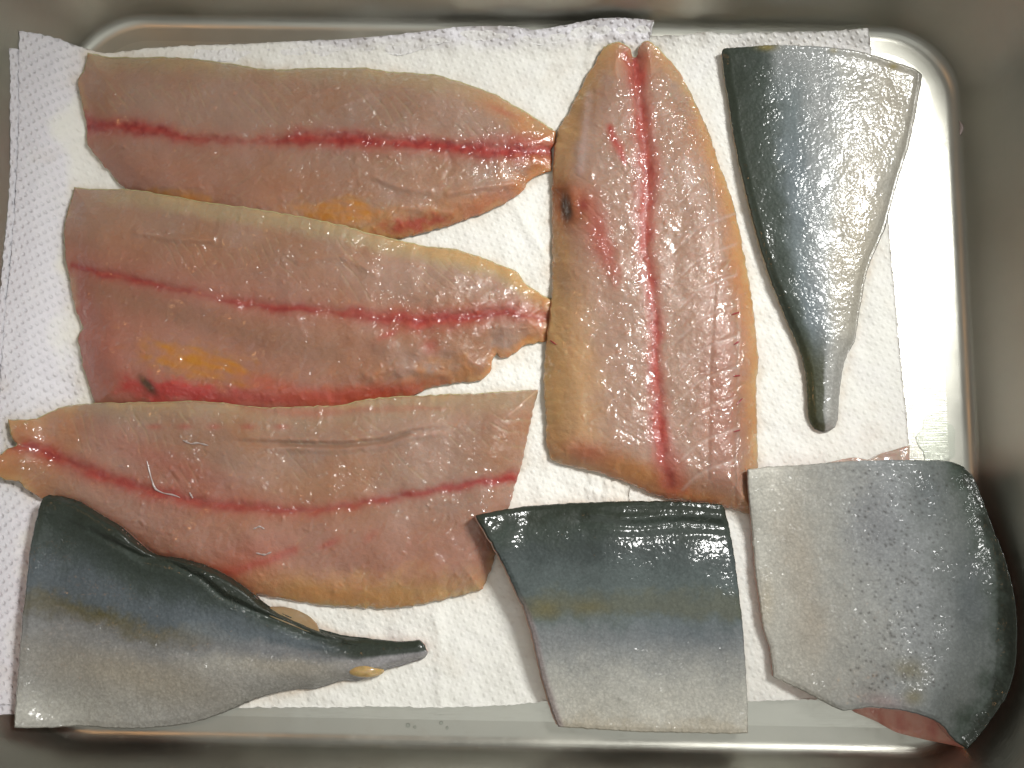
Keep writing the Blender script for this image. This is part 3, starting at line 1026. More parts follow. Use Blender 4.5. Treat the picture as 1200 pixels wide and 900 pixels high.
fillet('ragged fillet between two others with a bright yellow and red patch at its lower left',
       [(88, 221), (110, 223), (150, 223), (185, 228), (240, 238), (300, 246), (350, 255), (400, 265), (420, 271), (465, 282), (500, 290), (530, 293), (560, 301), (580, 309), (605, 320), (615, 333), (632, 345), (647, 353)],
       [(112, 474), (130, 480), (200, 488), (300, 488), (400, 480), (478, 465), (500, 455), (530, 448), (562, 445), (574, 434), (576, 421), (582, 414), (588, 419), (597, 417), (615, 404), (640, 399)],
       [(88, 221), (82, 240), (76, 265), (77, 300), (82, 325), (85, 345), (89, 362), (97, 383), (92, 398), (98, 430), (106, 456), (112, 474)],
       [(647, 353), (647, 372), (643, 388), (640, 399)],
       h2, p2, seed=200, grey=0.5, relief=[(385, 320, 50, 22, 10, 2.3), (370, 380, 55, 14, 15, 2.3), (480, 330, 60, 20, 10, 1.8), (500, 400, 80, 26, 5, 1.6), (600, 365, 40, 22, 0, 1.5), (180, 275, 40, 6, 5, 1.8), (230, 410, 70, 26, 14, 0.9)], rim=(1.5, 1.2, 1, 1), spine=SP2)

# --- fillet 3: lowest of the stack
SP3 = [(12, 518), (50, 528), (80, 541), (115, 556), (160, 571), (200, 581), (240, 590), (300, 596), (360, 598), (400, 594), (430, 588), (480, 580), (520, 573), (560, 566), (605, 557)]


def h3(u, v, d, X, Y):
    h = dome(d, 40, 9.0 - 4.0 * smooth(0.25, 0, u), 1.3)
    h -= 0.7 * band(X, Y, SP3, 7)
    ds, ts, sg = dist_poly(X, Y, [(150, 510), (300, 519), (400, 521), (450, 516), (485, 505), (560, 498)])
    h -= 1.9 * np.exp(-(ds / 3.6) ** 2) * smooth(250, 340, X) * smooth(560, 470, X)
    h += 1.5 * smooth(14, 0, ds) * smooth(290, 340, X) * smooth(560, 480, X)
    h -= 1.3 * blob(X, Y, 330, 670, 200, 22, 3)
    return h


def p3(C, X, Y, u, v, d):
    n = fbm(X, Y, 24, 3, 9)
    C = lay(C, PINK, 0.45 * smooth(0.42, 0.75, v) * smooth(0.1, 0.4, u))
    C = lay(C, CREAM * 0.9, 0.42 * smooth(0.16, 0.0, v + 0.04 * n))
    C = lay(C, ORANGE, 0.6 * smooth(0.16, 0.0, u + 0.04 * n))
    C = lay(C, AMBER, 0.7 * smooth(655, 708, Y + 12 * n) * smooth(270, 360, X))
    C = lay(C, ORANGE, 0.5 * blob(X, Y, 390, 695, 90, 14, 6) + 0.35 * blob(X, Y, 290, 670, 60, 25))
    C = lay(C, RED, 0.35 * blob(X, Y, 200, 545, 120, 20, 22) )
    C = lay(C, RED, 0.55 * band(X, Y + 2 * n, [(250, 674), (300, 662), (345, 644)], [9, 6, 5], [.9, 1, .9]))
    C = lay(C, RED, 0.35 * blob(X, Y, 285, 655, 50, 20, -15) + 0.5 * blob(X, Y, 386, 637, 13, 4.5, -25) + 0.25 * blob(X, Y, 435, 628, 12, 5, -40))
    for cx in (181, 216, 252, 290, 330):
        C = lay(C, RED, 0.45 * blob(X, Y, cx, 500, 9, 3.5))
    C = lay(C, RED, 0.40 * band(X, Y + 2 * n, [(290, 479), (360, 484), (430, 480), (520, 478)], [6, 7, 4, 2.5], [.5, 1, .6, .5]))
    C = lay(C, RED, 0.35 * band(X, Y + 3 * n, SP3, [16, 18, 16, 12, 10, 8], [.9, .9, .8, .7, .4, .5]))
    bl = band(X + 3 * n, Y + 3 * n, SP3, [8, 9, 9, 8, 7, 6, 6, 5, 5, 5, 5, 5, 6], [.8, .95, .9, .85, .7, .75, .7, .6, .5, .7, .85, .95, 1])
    bl = bl * np.clip(0.92 + 0.5 * fbm(X, Y, 40, 3, 72), 0.45, 1)
    C = lay(C, RED, 0.95 * bl); C = lay(C, DEEP, 0.5 * band(X + 3 * n, Y + 3 * n, SP3, 2.2, [.9, .8, .5, .2, .5, .1, .4, .7, .9])); C = lay(C, DEEP, 0.4 * np.clip(bl * (0.4 + 1.2 * fbm(X, Y, 9, 2, 79)), 0, 1))
    C = lay(C, FLESH * 0.6, 0.5 * band(X, Y, [(330, 521), (400, 523), (450, 518), (480, 507)], 3.0))
    lab = np.where(bl > 0.40, 1, 0)
    lab = np.where((bl <= 0.45) & (Y + 9 * n > 690) & (X > 300), 2, lab)
    return C, lab, ['flesh', 'blood_line', 'belly_edge'], [M_FLESH] * 3


f3, _, _ = fillet('lowest of the three stacked fillets, its forked pointed end reaching the left tray wall',
       [(10, 493), (40, 492), (50, 488), (75, 478), (105, 474), (170, 473), (230, 471), (280, 476), (310, 479), (350, 478), (400, 476), (430, 469), (490, 465), (560, 462), (600, 460), (630, 457)],
       [(6, 562), (22, 564), (35, 575), (50, 584), (110, 622), (200, 668), (280, 692), (333, 701), (370, 708), (400, 710), (440, 712), (470, 711), (510, 704), (540, 697), (565, 690)],
       [(10, 493), (14, 511), (21, 522), (9, 527), (-4, 538), (-6, 553), (6, 562)],
       [(630, 457), (622, 490), (610, 545), (602, 570), (594, 600), (582, 640), (575, 666), (565, 690)],
       h3, p3, seed=300, grey=0.6, relief=[(570, 500, 50, 28, -10, 2.0), (440, 500, 60, 10, -5, 2.2), (470, 545, 70, 18, -10, 1.7), (250, 540, 110, 30, 5, 1.1), (545, 640, 30, 14, 0, 1.8)], rim=(1.5, 1.0, 1, 1.5), spine=SP3)

# white bits of membrane on it
for pts in ([(172, 540), (175, 552), (178, 563), (182, 573), (192, 578), (203, 580), (211, 583)], [(214, 516), (224, 520), (231, 519), (244, 522)],
            [(222, 577), (226, 584)], [(300, 648), (310, 650), (318, 647)], [(297, 620), (304, 617), (310, 620)]):
    q = resample(catmull(pts), 14)
    P = on_surface(q[:, 0], q[:, 1], 0.0002)
    tube('membrane_strand', P, [0.00015, 0.00045, 0.0002, 0.0006, 0.0002, 0.00045, 0.00015], M_MEMBRANE, f3)

# --- fillet 4: upright
SP4 = [(744, 70), (748, 100), (752, 140), (757, 180), (759, 220), (756, 260), (757, 300), (764, 340), (768, 380), (768, 420), (770, 460), (772, 500), (778, 540), (784, 566)]


def h4(u, v, d, X, Y):
    bump_ = 1.6 * blob(X, Y, 669, 240, 8, 22) - 0.8 * blob(X, Y, 660, 244, 5, 14)
    h = dome(d, 45, 10.5 - 4.5 * smooth(0.3, 0, u), 1.5)
    h -= 1.5 * band(X, Y, SP4, 7, [1, .9, .7, .6, .5, .5, .5, .5])
    h -= 0.6 * blob(X, Y, 700, 440, 30, 90)
    h += 0.6 * blob(X, Y, 810, 330, 30, 140)
    for y0 in range(250, 560, 36):
        h -= 0.28 * band(X, Y, [(790, y0 + 46), (822, y0 + 16), (862, y0)], 2.2)
    h -= 0.35 * band(X, Y, [(826, 120), (836, 230), (838, 330), (832, 430), (830, 560)], 2.6)
    h -= 0.3 * band(X, Y, [(862, 300), (864, 400), (862, 590)], 2.5)
    h += 0.5 * blob(X, Y, 690, 528, 28, 12) + bump_
    return h


def p4(C, X, Y, u, v, d):
    n = fbm(X, Y, 24, 3, 12)
    left = np.interp(Y, [56, 130, 215, 300, 410, 533], [708, 668, 648, 648, 640, 645])
    right = np.interp(Y, [56, 120, 235, 300, 385, 500, 600], [770, 815, 858, 872, 886, 887, 880])
    C = lay(C, GREY * 1.05, 0.7 * smooth(60, 130, Y) * smooth(20, 40, d))
    C = lay(C, AMBER, 0.5 * smooth(30, 3, X - left + 9 * n))
    C = lay(C, AMBER, 0.55 * blob(X + 8 * n, Y + 8 * n, 666, 440, 38, 120, -6, 3))
    C = lay(C, ORANGE, 0.5 * smooth(28, 6, right - X + 5 * n) * smooth(110, 200, Y) * smooth(560, 430, Y))
    C = lay(C, AMBER, 0.42 * smooth(14, 2, right - X + 5 * n))
    C = lay(C, PINK, 0.6 * blob(X, Y, 845, 480, 26, 120))
    C = lay(C, ORANGE, 0.8 * blob(X + 5 * n, Y + 4 * n, 740, 552, 70, 16, 20) + 0.5 * blob(X, Y, 830, 585, 50, 10, 8))
    C = lay(C, RED, 0.45 * blob(X, Y, 688, 530, 28, 12, 10))
    C = lay(C, RED, 0.8 * band(X + 2 * n, Y, [(714, 150), (722, 168), (732, 190)], [5, 6, 4]))
    C = lay(C, RED, 0.7 * band(X + 6 * n, Y + 6 * n, [(690, 232), (702, 275), (715, 310), (722, 332)], [13, 15, 14, 8], [.6, .9, .9, .4]))
    C = lay(C, RED * 0.5 + ORANGE * 0.5, 0.85 * blob(X + 4 * n, Y + 4 * n, 668, 240, 22, 26))
    C = lay(C, np.array([0.22, 0.06, 0.015]), 0.85 * blob(X + 4 * n, Y + 4 * n, 656, 222, 12, 12) + 0.7 * blob(X + 5 * n, Y + 3 * n, 668, 248, 16, 18))
    C = lay(C, RED * 0.6, 0.8 * blob(X, Y, 684, 240, 7, 9))
    ck = blob(X + 2 * n, Y + 3 * n, 664, 243, 6, 14, 0)
    C = lay(C, BROWN, 1.3 * ck)
    C = lay(C, ORANGE, 0.35 * blob(X, Y, 725, 70, 20, 16) + 0.4 * blob(X, Y, 765, 70, 16, 18))
    C = lay(C, RED, 0.55 * band(X, Y, [(734, 62), (744, 90)], [7, 12]) + 0.4 * band(X, Y, [(756, 66), (752, 100)], 6))
    C = lay(C, RED, 0.45 * band(X + 3 * n, Y, SP4, [13, 15, 15, 14, 11, 9, 9, 13, 14], .9))
    C = lay(C, RED, 0.35 * band(X, Y, [(790, 540), (800, 590)], 14))
    bl = band(X + 4 * n, Y, SP4, [7, 8, 10, 12, 11, 9, 7, 5.5, 6, 8, 8, 9, 8], [.8, .8, .75, .8, .8, .75, .7, .8, .85, .95, 1, 1, .6])
    bl = bl * np.clip(0.92 + 0.4 * fbm(X, Y, 40, 3, 73), 0.5, 1)
    C = lay(C, RED * 0.85 + PINK * 0.25, bl); C = lay(C, DEEP, 0.5 * np.clip(bl * (0.4 + 1.2 * fbm(X, Y, 9, 2, 80)), 0, 1))
    for y0 in range(250, 560, 36):
        C = lay(C, np.array([0.52, 0.36, 0.30]), 0.55 * band(X, Y, [(800, y0 + 36), (822, y0 + 16), (862, y0)], 1.8))
    C = lay(C, np.array([0.55, 0.40, 0.36]), 0.5 * band(X, Y + 0 * n, [(690, 110), (684, 170), (680, 200)], 5))
    lab = np.where(bl > 0.40, 1, 0)
    lab = np.where(ck > 0.4, 2, lab)
    lab = np.where((right - X + 3 * n < 22) & (bl < .3) & (Y > 100), 3, lab)
    return C, lab, ['flesh', 'blood_line', 'dark_clot', 'back_edge'], [M_FLESH] * 4


f4, _, _ = fillet('upright fillet with notched top end and a dark brown spot on its left edge',
       [(708, 56), (697, 75), (680, 105), (668, 130), (655, 152), (650, 180), (648, 215), (648, 250), (648, 300), (648, 340), (644, 375), (640, 410), (638, 450), (641, 490), (641, 515), (645, 533)],
       [(770, 57), (783, 70), (798, 88), (815, 120), (830, 155), (843, 193), (858, 235), (868, 280), (873, 305), (880, 345), (885, 385), (888, 420), (886, 460), (887, 500), (888, 545), (886, 604)],
       [(708, 56), (717, 51), (728, 51), (738, 57), (741, 68), (747, 67), (750, 54), (760, 49), (770, 57)],
       [(645, 533), (652, 541), (690, 550), (705, 554), (740, 567), (765, 578), (785, 584), (815, 588), (848, 593), (886, 604)],
       h4, p4, seed=400, grey=0.75, relief=[(712, 290, 22, 40, -10, 1.5), (805, 290, 38, 100, 0, 1.25), (790, 430, 40, 70, 0, 1.3), (672, 450, 34, 90, 0, 0.35), (735, 480, 28, 70, 0, 0.45), (650, 450, 8, 90, 0, 1.4), (672, 245, 14, 26, 0, 1.3)], rim=(1.0, 1.5, 1, 1.0), spine=SP4, chev=(17, 0.8))
for x0, y0, x1, y1 in ((857, 369, 866, 366), (860, 404, 866, 400), (859, 441, 867, 440), (863, 474, 870, 467), (860, 506, 867, 504), (652, 404, 645, 399)):
    q = np.stack([np.linspace(x0, x1, 5), np.linspace(y0, y1, 5)], -1)
    tube('vein', on_surface(q[:, 0], q[:, 1], 0.0001), [0.0002, 0.0004, 0.0003], M_VEIN, f4)

# ------------------------------------------------------------------ the skin-up pieces
OLIVE = np.array([0.026, 0.034, 0.024])
DARK = np.array([0.045, 0.060, 0.049])
SLATE = np.array([0.105, 0.134, 0.130])
BLUE = np.array([0.125, 0.152, 0.170])
SILVER = np.array([0.36, 0.37, 0.355])
BEIGE = np.array([0.36, 0.31, 0.225])
PALE = np.array([0.47, 0.46, 0.41])
MUSTARD = np.array([0.105, 0.085, 0.022])
M_PINK = flesh_material('cut fish flesh', 0.5, 0.4)


def skin_piece(label, top, bot, left, right, hfun, paint, seed, outset=(0, 0, 0, 0), step=1.35, base_blur=6.0, cut=None, names=('skin',), gap=0.0006, relief=(0.4, 1.0, ()), turn=None):
    G, u, v = coons(top, bot, left, right, step)
    b = smooth(0.0, 0.03, np.minimum(np.minimum(u, 1 - u), np.minimum(v, 1 - v)))
    wob = 0.6 * (1 - b)
    X = G[..., 0] + wob * fbm(G[..., 0], G[..., 1], 8, 2, seed); Y = G[..., 1] + wob * fbm(G[..., 0], G[..., 1], 8, 2, seed + 3)
    Gp = np.stack([X, Y], -1)
    d = edge_dist(Gp)
    hm = hfun(u, v, d, X, Y)
    soft = smooth(1, 12, d)
    hm = hm + soft * (0.35 * fbm(X, Y, 60, 2, seed + 20) + 0.07 * fbm(X, Y, 14, 2, seed + 21))
    hm = np.maximum(hm, 0.9)
    Hb = np.maximum(gauss(dilate(H, 3), base_blur), gauss(H, 1.0)) + gap
    P = solve(X, Y, Hb, hm * 1e-3)
    C = np.broadcast_to(SILVER, X.shape + (3,)).copy()
    C, sil, lab = paint(C, X, Y, u, v, d)
    bz = sample(Hb, P[..., 0], P[..., 1])
    loc = (float(P[..., 0].mean()), float(P[..., 1].mean()), float(bz.min()))
    root = thing('fish_piece', label, 'fish piece', loc, 'skin-up fish pieces')
    low = ring(P[..., 2:3]).ravel() - np.minimum(0.0007, 0.5 * ring((P[..., 2] - bz)[..., None]).ravel())
    if turn is not None:                 # skin that wraps down the back
        rx, ry = ring(X[..., None]).ravel(), ring(Y[..., None]).ravel()
        low = low - turn * smooth(1128, 1150, rx) * np.ones_like(low)
        low = np.maximum(low, ring(bz[..., None]).ravel() + 0.0004)
    rel = relief[0] + (relief[1] - relief[0]) * np.clip(sil / 0.5, 0, 1)
    for cx, cy, ax, ay, an, am in relief[2]:
        rel = rel + (am - rel) * np.clip(blob(X + 10 * fbm(X, Y, 26, 2, seed + 60), Y, cx, cy, ax, ay, an) * 1.2, 0, 1)
    split_grid(P, C, lab, list(names), [M_SKIN] * len(names), root, skirt=low, attrs={'silver': sil, 'relief': rel})
    s = 3
    Gs = Gp[::s, ::s].copy(); ctr = Gs.reshape(-1, 2).mean(0)
    add = np.zeros_like(Gs)
    for sl, amt in (((slice(None), 0), outset[0]), ((slice(None), -1), outset[1]), ((0, slice(None)), outset[2]), ((-1, slice(None)), outset[3])):
        t = np.gradient(Gs[sl], axis=0); nrm = np.stack([t[:, 1], -t[:, 0]], -1); nrm /= np.linalg.norm(nrm, axis=1, keepdims=True) + 1e-9
        if (nrm * (Gs[sl] - ctr)).sum() < 0: nrm = -nrm
        add[sl] += nrm * amt
    Gs = Gs + add
    Pt = P[::s, ::s].copy()
    Pt[..., 2] -= np.minimum(0.0006, 0.4 * (Pt[..., 2] - bz[::s, ::s]))
    ox, oy = unproject(Gs[..., 0], Gs[..., 1], Pt[..., 2]); px_, py_ = unproject(Gp[::s, ::s, 0], Gp[::s, ::s, 1], Pt[..., 2])
    Pt[..., 0] += ox - px_; Pt[..., 1] += oy - py_
    Pb = Pt.copy(); Pb[..., 2] = np.minimum(bz[::s, ::s], Pt[..., 2] - 0.0002)
    cc = np.array([0.50, 0.24, 0.19]) if cut is None else np.array(cut)
    slab('flesh', Pt, Pb, M_PINK, root, color=cc)
    splat(P)
    return root


# --- slim tail piece, upper right
def hT1(u, v, d, X, Y):
    L = 1 - u
    return 1.6 + (1.8 + 1.7 * smooth(0.0, 0.5, L)) * np.sqrt(np.maximum(1 - (2 * np.clip(v, 0, 1) * 0.92 - 0.80) ** 2, 0.0)) * smooth(0.0, 0.06, L + 0.02) - 1.0 * smooth(9, 0, d)


def pT1(C, X, Y, u, v, d):
    n = fbm(X, Y, 30, 3, 15); f = fbm(X, Y, 7, 2, 16)
    w = v + 0.03 * n + 0.015 * f
    C = lay(C, PALE * 0.74, smooth(0.50, 0.72, w))
    C = lay(C, BEIGE, 0.6 * blob(X + 8 * n, Y, 1005, 270, 26, 130, 10) + 0.4 * blob(X, Y, 1050, 110, 26, 60))
    C = lay(C, np.array([.29, .305, .30]), smooth(0.64, 0.48, w))
    C = lay(C, np.array([.150, .182, .186]), smooth(0.50, 0.34, w) * smooth(-0.05, 0.18, u))
    C = lay(C, BLUE * 1.1, 0.7 * blob(X + 5 * n, Y + 12 * n, 930, 215, 30, 60, -8) + 0.7 * blob(X, Y, 955, 370, 18, 70, -8))
    C = lay(C, DARK, smooth(0.34, 0.18, w))
    C = lay(C, OLIVE * 1.2, smooth(0.20, 0.05, w))
    C = lay(C, np.array([0.05, 0.052, 0.022]), 0.9 * smooth(0.58, 0.46, w) * smooth(0.70, 0.86, u))
    C = lay(C, np.array([.32, .32, .30]), 0.8 * smooth(0.46, 0.58, w) * smooth(0.70, 0.86, u))
    C = lay(C, MUSTARD * 2.2, 0.9 * blob(X, Y, 899, 55, 11, 4) + 0.8 * blob(X, Y, 1047, 78, 6, 4) + 0.6 * blob(X, Y, 977, 59, 5, 3))
    sil = smooth(0.36, 0.62, w) * 0.8 + 0.1
    lab = np.where(v < 0.34, 1, 0)
    return C, sil, lab


t1 = skin_piece('slim tapering tail piece beside the bare shiny tray floor, narrow end pointing down',
       [(847, 62), (850, 90), (855, 120), (862, 165), (868, 195), (875, 225), (885, 265), (892, 290), (905, 330), (915, 355), (925, 380), (938, 410), (945, 437), (947, 460), (949, 490), (955, 502)],
       [(1080, 88), (1078, 100), (1073, 130), (1065, 170), (1055, 200), (1045, 235), (1035, 270), (1022, 300), (1015, 320), (1009, 350), (1004, 380), (1001, 400), (992, 415), (987, 432), (983, 460), (981, 490), (978, 500)],
       [(847, 62), (850, 57), (880, 55), (905, 53), (940, 54), (975, 56), (1010, 61), (1045, 72), (1072, 81), (1080, 88)],
       [(955, 502), (964, 505), (972, 504), (978, 500)],
       hT1, pT1, 500, relief=(0.15, 0.36, [(935, 100, 34, 46, 0, 1.3), (960, 260, 26, 60, 0, 0.5), (930, 330, 40, 60, 0, 0.35)]), outset=(0.5, 0.0, 0.5, 1.0), names=('belly_skin', 'back_skin'), cut=(0.40, 0.34, 0.22))

# --- tail piece, lower left
CR2 = [(105, 622), (133, 637), (167, 653), (200, 660), (235, 678), (262, 700), (300, 718), (340, 733), (370, 747), (400, 753)]


def hT2(u, v, d, X, Y):
    h = 1.8 + (7.5 - 4.2 * smooth(0.35, 0.95, u)) * np.sqrt(np.maximum(1 - (2 * v * 0.80 - 0.62) ** 2, 0))
    h -= 0.9 * smooth(8, 0, d) + 1.2 * smooth(0.75, 1, v)
    cr = band(X, Y, CR2, 4.0)
    h -= 1.1 * cr * smooth(60, 160, X)
    ds, ts, sg = dist_poly(X, Y, CR2)
    h += 1.3 * np.where(sg < 0, smooth(0, 7, ds), 0) * smooth(60, 150, X) * smooth(430, 380, X) * smooth(0, 5, d)
    dt = dist_poly(X, Y, catmull(T2TOP, 5))[0]
    h -= 3.6 * (1 - np.sqrt(np.clip(dt / 20, 0, 1))) * smooth(0.97, 0.8, u)
    return h


def pT2(C, X, Y, u, v, d):
    n = fbm(X, Y, 30, 3, 25); f = fbm(X, Y, 7, 2, 26)
    w = v + 0.035 * n + 0.018 * f
    C = lay(C, np.array([.27, .265, .25]), 1.0 + 0 * w)
    C = lay(C, BEIGE * 0.95, 0.65 * blob(X + 10 * n, Y, 160, 795, 110, 28, 10) + 0.5 * blob(X, Y, 330, 780, 70, 14, 5))
    C = lay(C, PALE * 0.9, 0.95 * blob(X, Y, 60, 838, 120, 34, 0) + 0.5 * blob(X, Y, 250, 770, 60, 20, 15))
    C = lay(C, np.array([.19, .195, .20]), smooth(0.66, 0.50, w))
    C = lay(C, MUSTARD * 1.0, 0.6 * smooth(0.58, 0.46, w) * smooth(0.35, 0.43, w) * smooth(0.6, 0.3, u) + 0.7 * blob(X + 10 * n, Y + 6 * n, 125, 710, 55, 14, 14))
    C = lay(C, BLUE * 0.75, smooth(0.49, 0.36, w))
    C = lay(C, SLATE * 0.6, smooth(0.34, 0.20, w))
    C = lay(C, DARK * 0.9, smooth(0.26, 0.12, w))
    C = lay(C, OLIVE, smooth(0.12, 0.02, w))
    C = lay(C, BLUE * 1.2, 0.55 * blob(X + 8 * n, Y, 250, 740, 40, 10, 18))
    C = lay(C, OLIVE * 1.1, 0.95 * smooth(0.58, 0.46, w) * smooth(0.70, 0.84, u))
    sg = dist_poly(X, Y, CR2)
    C = lay(C, OLIVE * 0.9, np.where(sg[2] < 0, 1, 0) * smooth(0, 3, sg[0]) * smooth(80, 150, X) * smooth(430, 390, X))
    C = lay(C, np.array([.30, .29, .30]), 0.85 * smooth(0.50, 0.62, w) * smooth(0.76, 0.9, u))
    sil = smooth(0.45, 0.72, w) * 0.75 + 0.05
    lab = np.where(v < 0.4, 1, 0)
    lab = np.where((sg[2] < 0) & (X > 110) & (X < 405), 2, lab)
    return C, sil, lab


T2TOP = [(57, 581), (75, 583), (95, 590), (113, 601), (140, 617), (155, 630), (180, 650), (210, 655), (240, 663), (270, 678), (290, 692), (310, 708), (330, 720), (365, 735), (400, 745), (440, 750), (470, 753), (490, 751)]
t2 = skin_piece('broad tail piece in the lower left with a dark ridged back, thin end pointing right',
       [(57, 581), (75, 583), (95, 590), (113, 601), (140, 617), (155, 630), (180, 650), (210, 655), (240, 663), (270, 678), (290, 692), (310, 708), (330, 720), (365, 735), (400, 745), (440, 750), (470, 753), (490, 751)],
       [(17, 852), (60, 852), (90, 850), (140, 853), (180, 852), (215, 848), (240, 842), (265, 833), (290, 822), (315, 813), (345, 807), (370, 806), (400, 797), (420, 797), (440, 790), (455, 783), (480, 776), (494, 772)],
       [(57, 581), (50, 585), (45, 600), (40, 622), (35, 650), (31, 690), (27, 720), (24, 760), (20, 810), (17, 852)],
       [(490, 751), (496, 756), (500, 766), (494, 772)],
       hT2, pT2, 600, relief=(0.3, 1.5, [(205, 780, 60, 22, 15, 2.6), (270, 795, 60, 16, -10, 2.4), (60, 640, 30, 40, 0, 1.2), (250, 688, 75, 10, 35, 1.7), (345, 735, 70, 9, 27, 1.7)]), outset=(0.3, 0.3, 0.3, 0.5), names=('belly_skin', 'back_skin', 'back_ridge'))
# lump of fat on its thin end and the scrap of flesh behind the ridge
q = np.linspace(0, 1, 15)
P = on_surface(408 + 42 * q, 786 + 0 * q, -0.0014)
tube('fat_lump', P, list(0.0030 * np.sqrt(np.clip(1 - (2 * q - 1) ** 2, 0.01, 1))), M_FAT, t2, 10)
G, u_, v_ = coons([(316, 711), (332, 711), (348, 715), (362, 722), (371, 731)], [(316, 722), (340, 732), (360, 740), (376, 744)],
                  [(316, 711), (316, 722)], [(371, 731), (376, 744)], 3.0)
Pt = solve(G[..., 0], G[..., 1], gauss(H, 2.0), np.full(G.shape[:2], 0.0004)); Pb = Pt.copy(); Pb[..., 2] -= 0.0012
slab('flesh_flap', Pt, Pb, M_PINK, t2, color=np.array([0.32, 0.22, 0.12]))

# --- square middle piece
def hT3(u, v, d, X, Y):
    h = np.where(v < 0.3, 12 - 52 * (0.3 - v) ** 2, 12 - 17 * (v - 0.3) ** 2)
    h -= 0.7 * smooth(5, 0, d)
    h += 0.5 * smooth(0.16, 0.05, v) * fbm(X, Y, 26, 2, 45) * smooth(4, 12, d)
    h -= 4.0 * np.clip((X - 720) / 130, 0, 1.05) ** 2 * smooth(0.5, 0.1, v)
    h += 0.8 * band(X, Y, [(690, 602), (740, 607), (800, 603), (846, 607)], 4.5) - 0.5 * band(X, Y, [(680, 612), (740, 617), (800, 612), (850, 617)], 3.5)
    h -= 0.4 * band(X, Y, [(690, 626), (745, 630), (790, 626), (850, 628)], 5)
    return h


def pT3(C, X, Y, u, v, d):
    n = fbm(X, Y, 32, 3, 35); f = fbm(X, Y, 7, 2, 36)
    w = v + 0.03 * n + 0.016 * f
    C = lay(C, np.array([.40, .40, .37]), smooth(0.5, 0.8, w))
    C = lay(C, PALE * 0.9, 0.0 * w); C = lay(C, PALE * 1.18, 0.9 * smooth(0.70, 0.93, w))
    C = lay(C, BEIGE * 1.1, 0.6 * smooth(0.9, 1.0, w))
    C = lay(C, np.array([.20, .215, .22]), smooth(0.80, 0.56, w))
    C = lay(C, SLATE * 1.0, smooth(0.60, 0.5, w))
    C = lay(C, BLUE * 0.95, 0.65 * blob(X + 12 * n, Y + 6 * n, 800, 738, 80, 16))
    C = lay(C, MUSTARD * 1.0, 0.38 * smooth(0.36, 0.42, w) * smooth(0.54, 0.47, w))
    C = lay(C, MUSTARD * 1.4, 0.6 * blob(X + 4 * n, Y, 638, 713, 20, 11) + 0.5 * blob(X, Y, 690, 712, 22, 10))
    C = lay(C, np.array([.078, .099, .097]), smooth(0.46, 0.32, w))
    C = lay(C, SLATE * 0.45, smooth(0.33, 0.2, w))
    C = lay(C, DARK * 0.85, smooth(0.24, 0.1, w))
    C = lay(C, OLIVE, smooth(0.12, 0.03, w))
    C = lay(C, np.array([.36, .30, .30]), 0.8 * smooth(9, 1, X - np.interp(Y, [605, 670, 735, 790, 850], [558, 595, 622, 635, 655])) * smooth(0.35, 0.5, v))
    sil = smooth(0.5, 0.85, w) * 0.6 + 0.05
    lab = np.where(v < 0.42, 1, 0)
    return C, sil, lab


t3 = skin_piece('four-sided fish piece at bottom centre, dark green back edge uppermost, silver belly below',
       [(558, 605), (585, 599), (620, 594), (680, 590), (750, 588), (800, 589), (846, 592)],
       [(655, 851), (700, 854), (750, 857), (800, 858), (855, 859), (876, 858)],
       [(558, 605), (570, 625), (582, 645), (595, 670), (606, 695), (614, 710), (622, 735), (628, 760), (635, 790), (646, 828), (655, 851)],
       [(846, 592), (850, 602), (858, 640), (862, 670), (867, 710), (870, 740), (873, 780), (875, 820), (876, 858)],
       hT3, pT3, 700, cut=(0.50, 0.34, 0.28), relief=(0.18, 1.4, [(655, 775, 20, 20, 0, 2.0), (640, 622, 50, 12, 0, 0.5), (770, 608, 90, 14, 0, 0.45)]), outset=(0.5, 0, 2.5, 0), names=('belly_skin', 'back_skin'))

# --- thick piece, lower right, leaning on the wall
def hT4(u, v, d, X, Y):
    t = np.clip(u, 0, 1)
    h = 3.2 + 17.0 * smooth(-0.05, 0.75, t) - 13.0 * smooth(0.72, 1.02, t) ** 1.3
    h += 3.0 * smooth(0.6, 1, v) * smooth(0.25, 0.7, t)
    h -= 0.6 * smooth(5, 0, d)
    h -= 0.5 * band(X, Y, [(1165, 640), (1168, 720), (1160, 820)], 5)
    return h


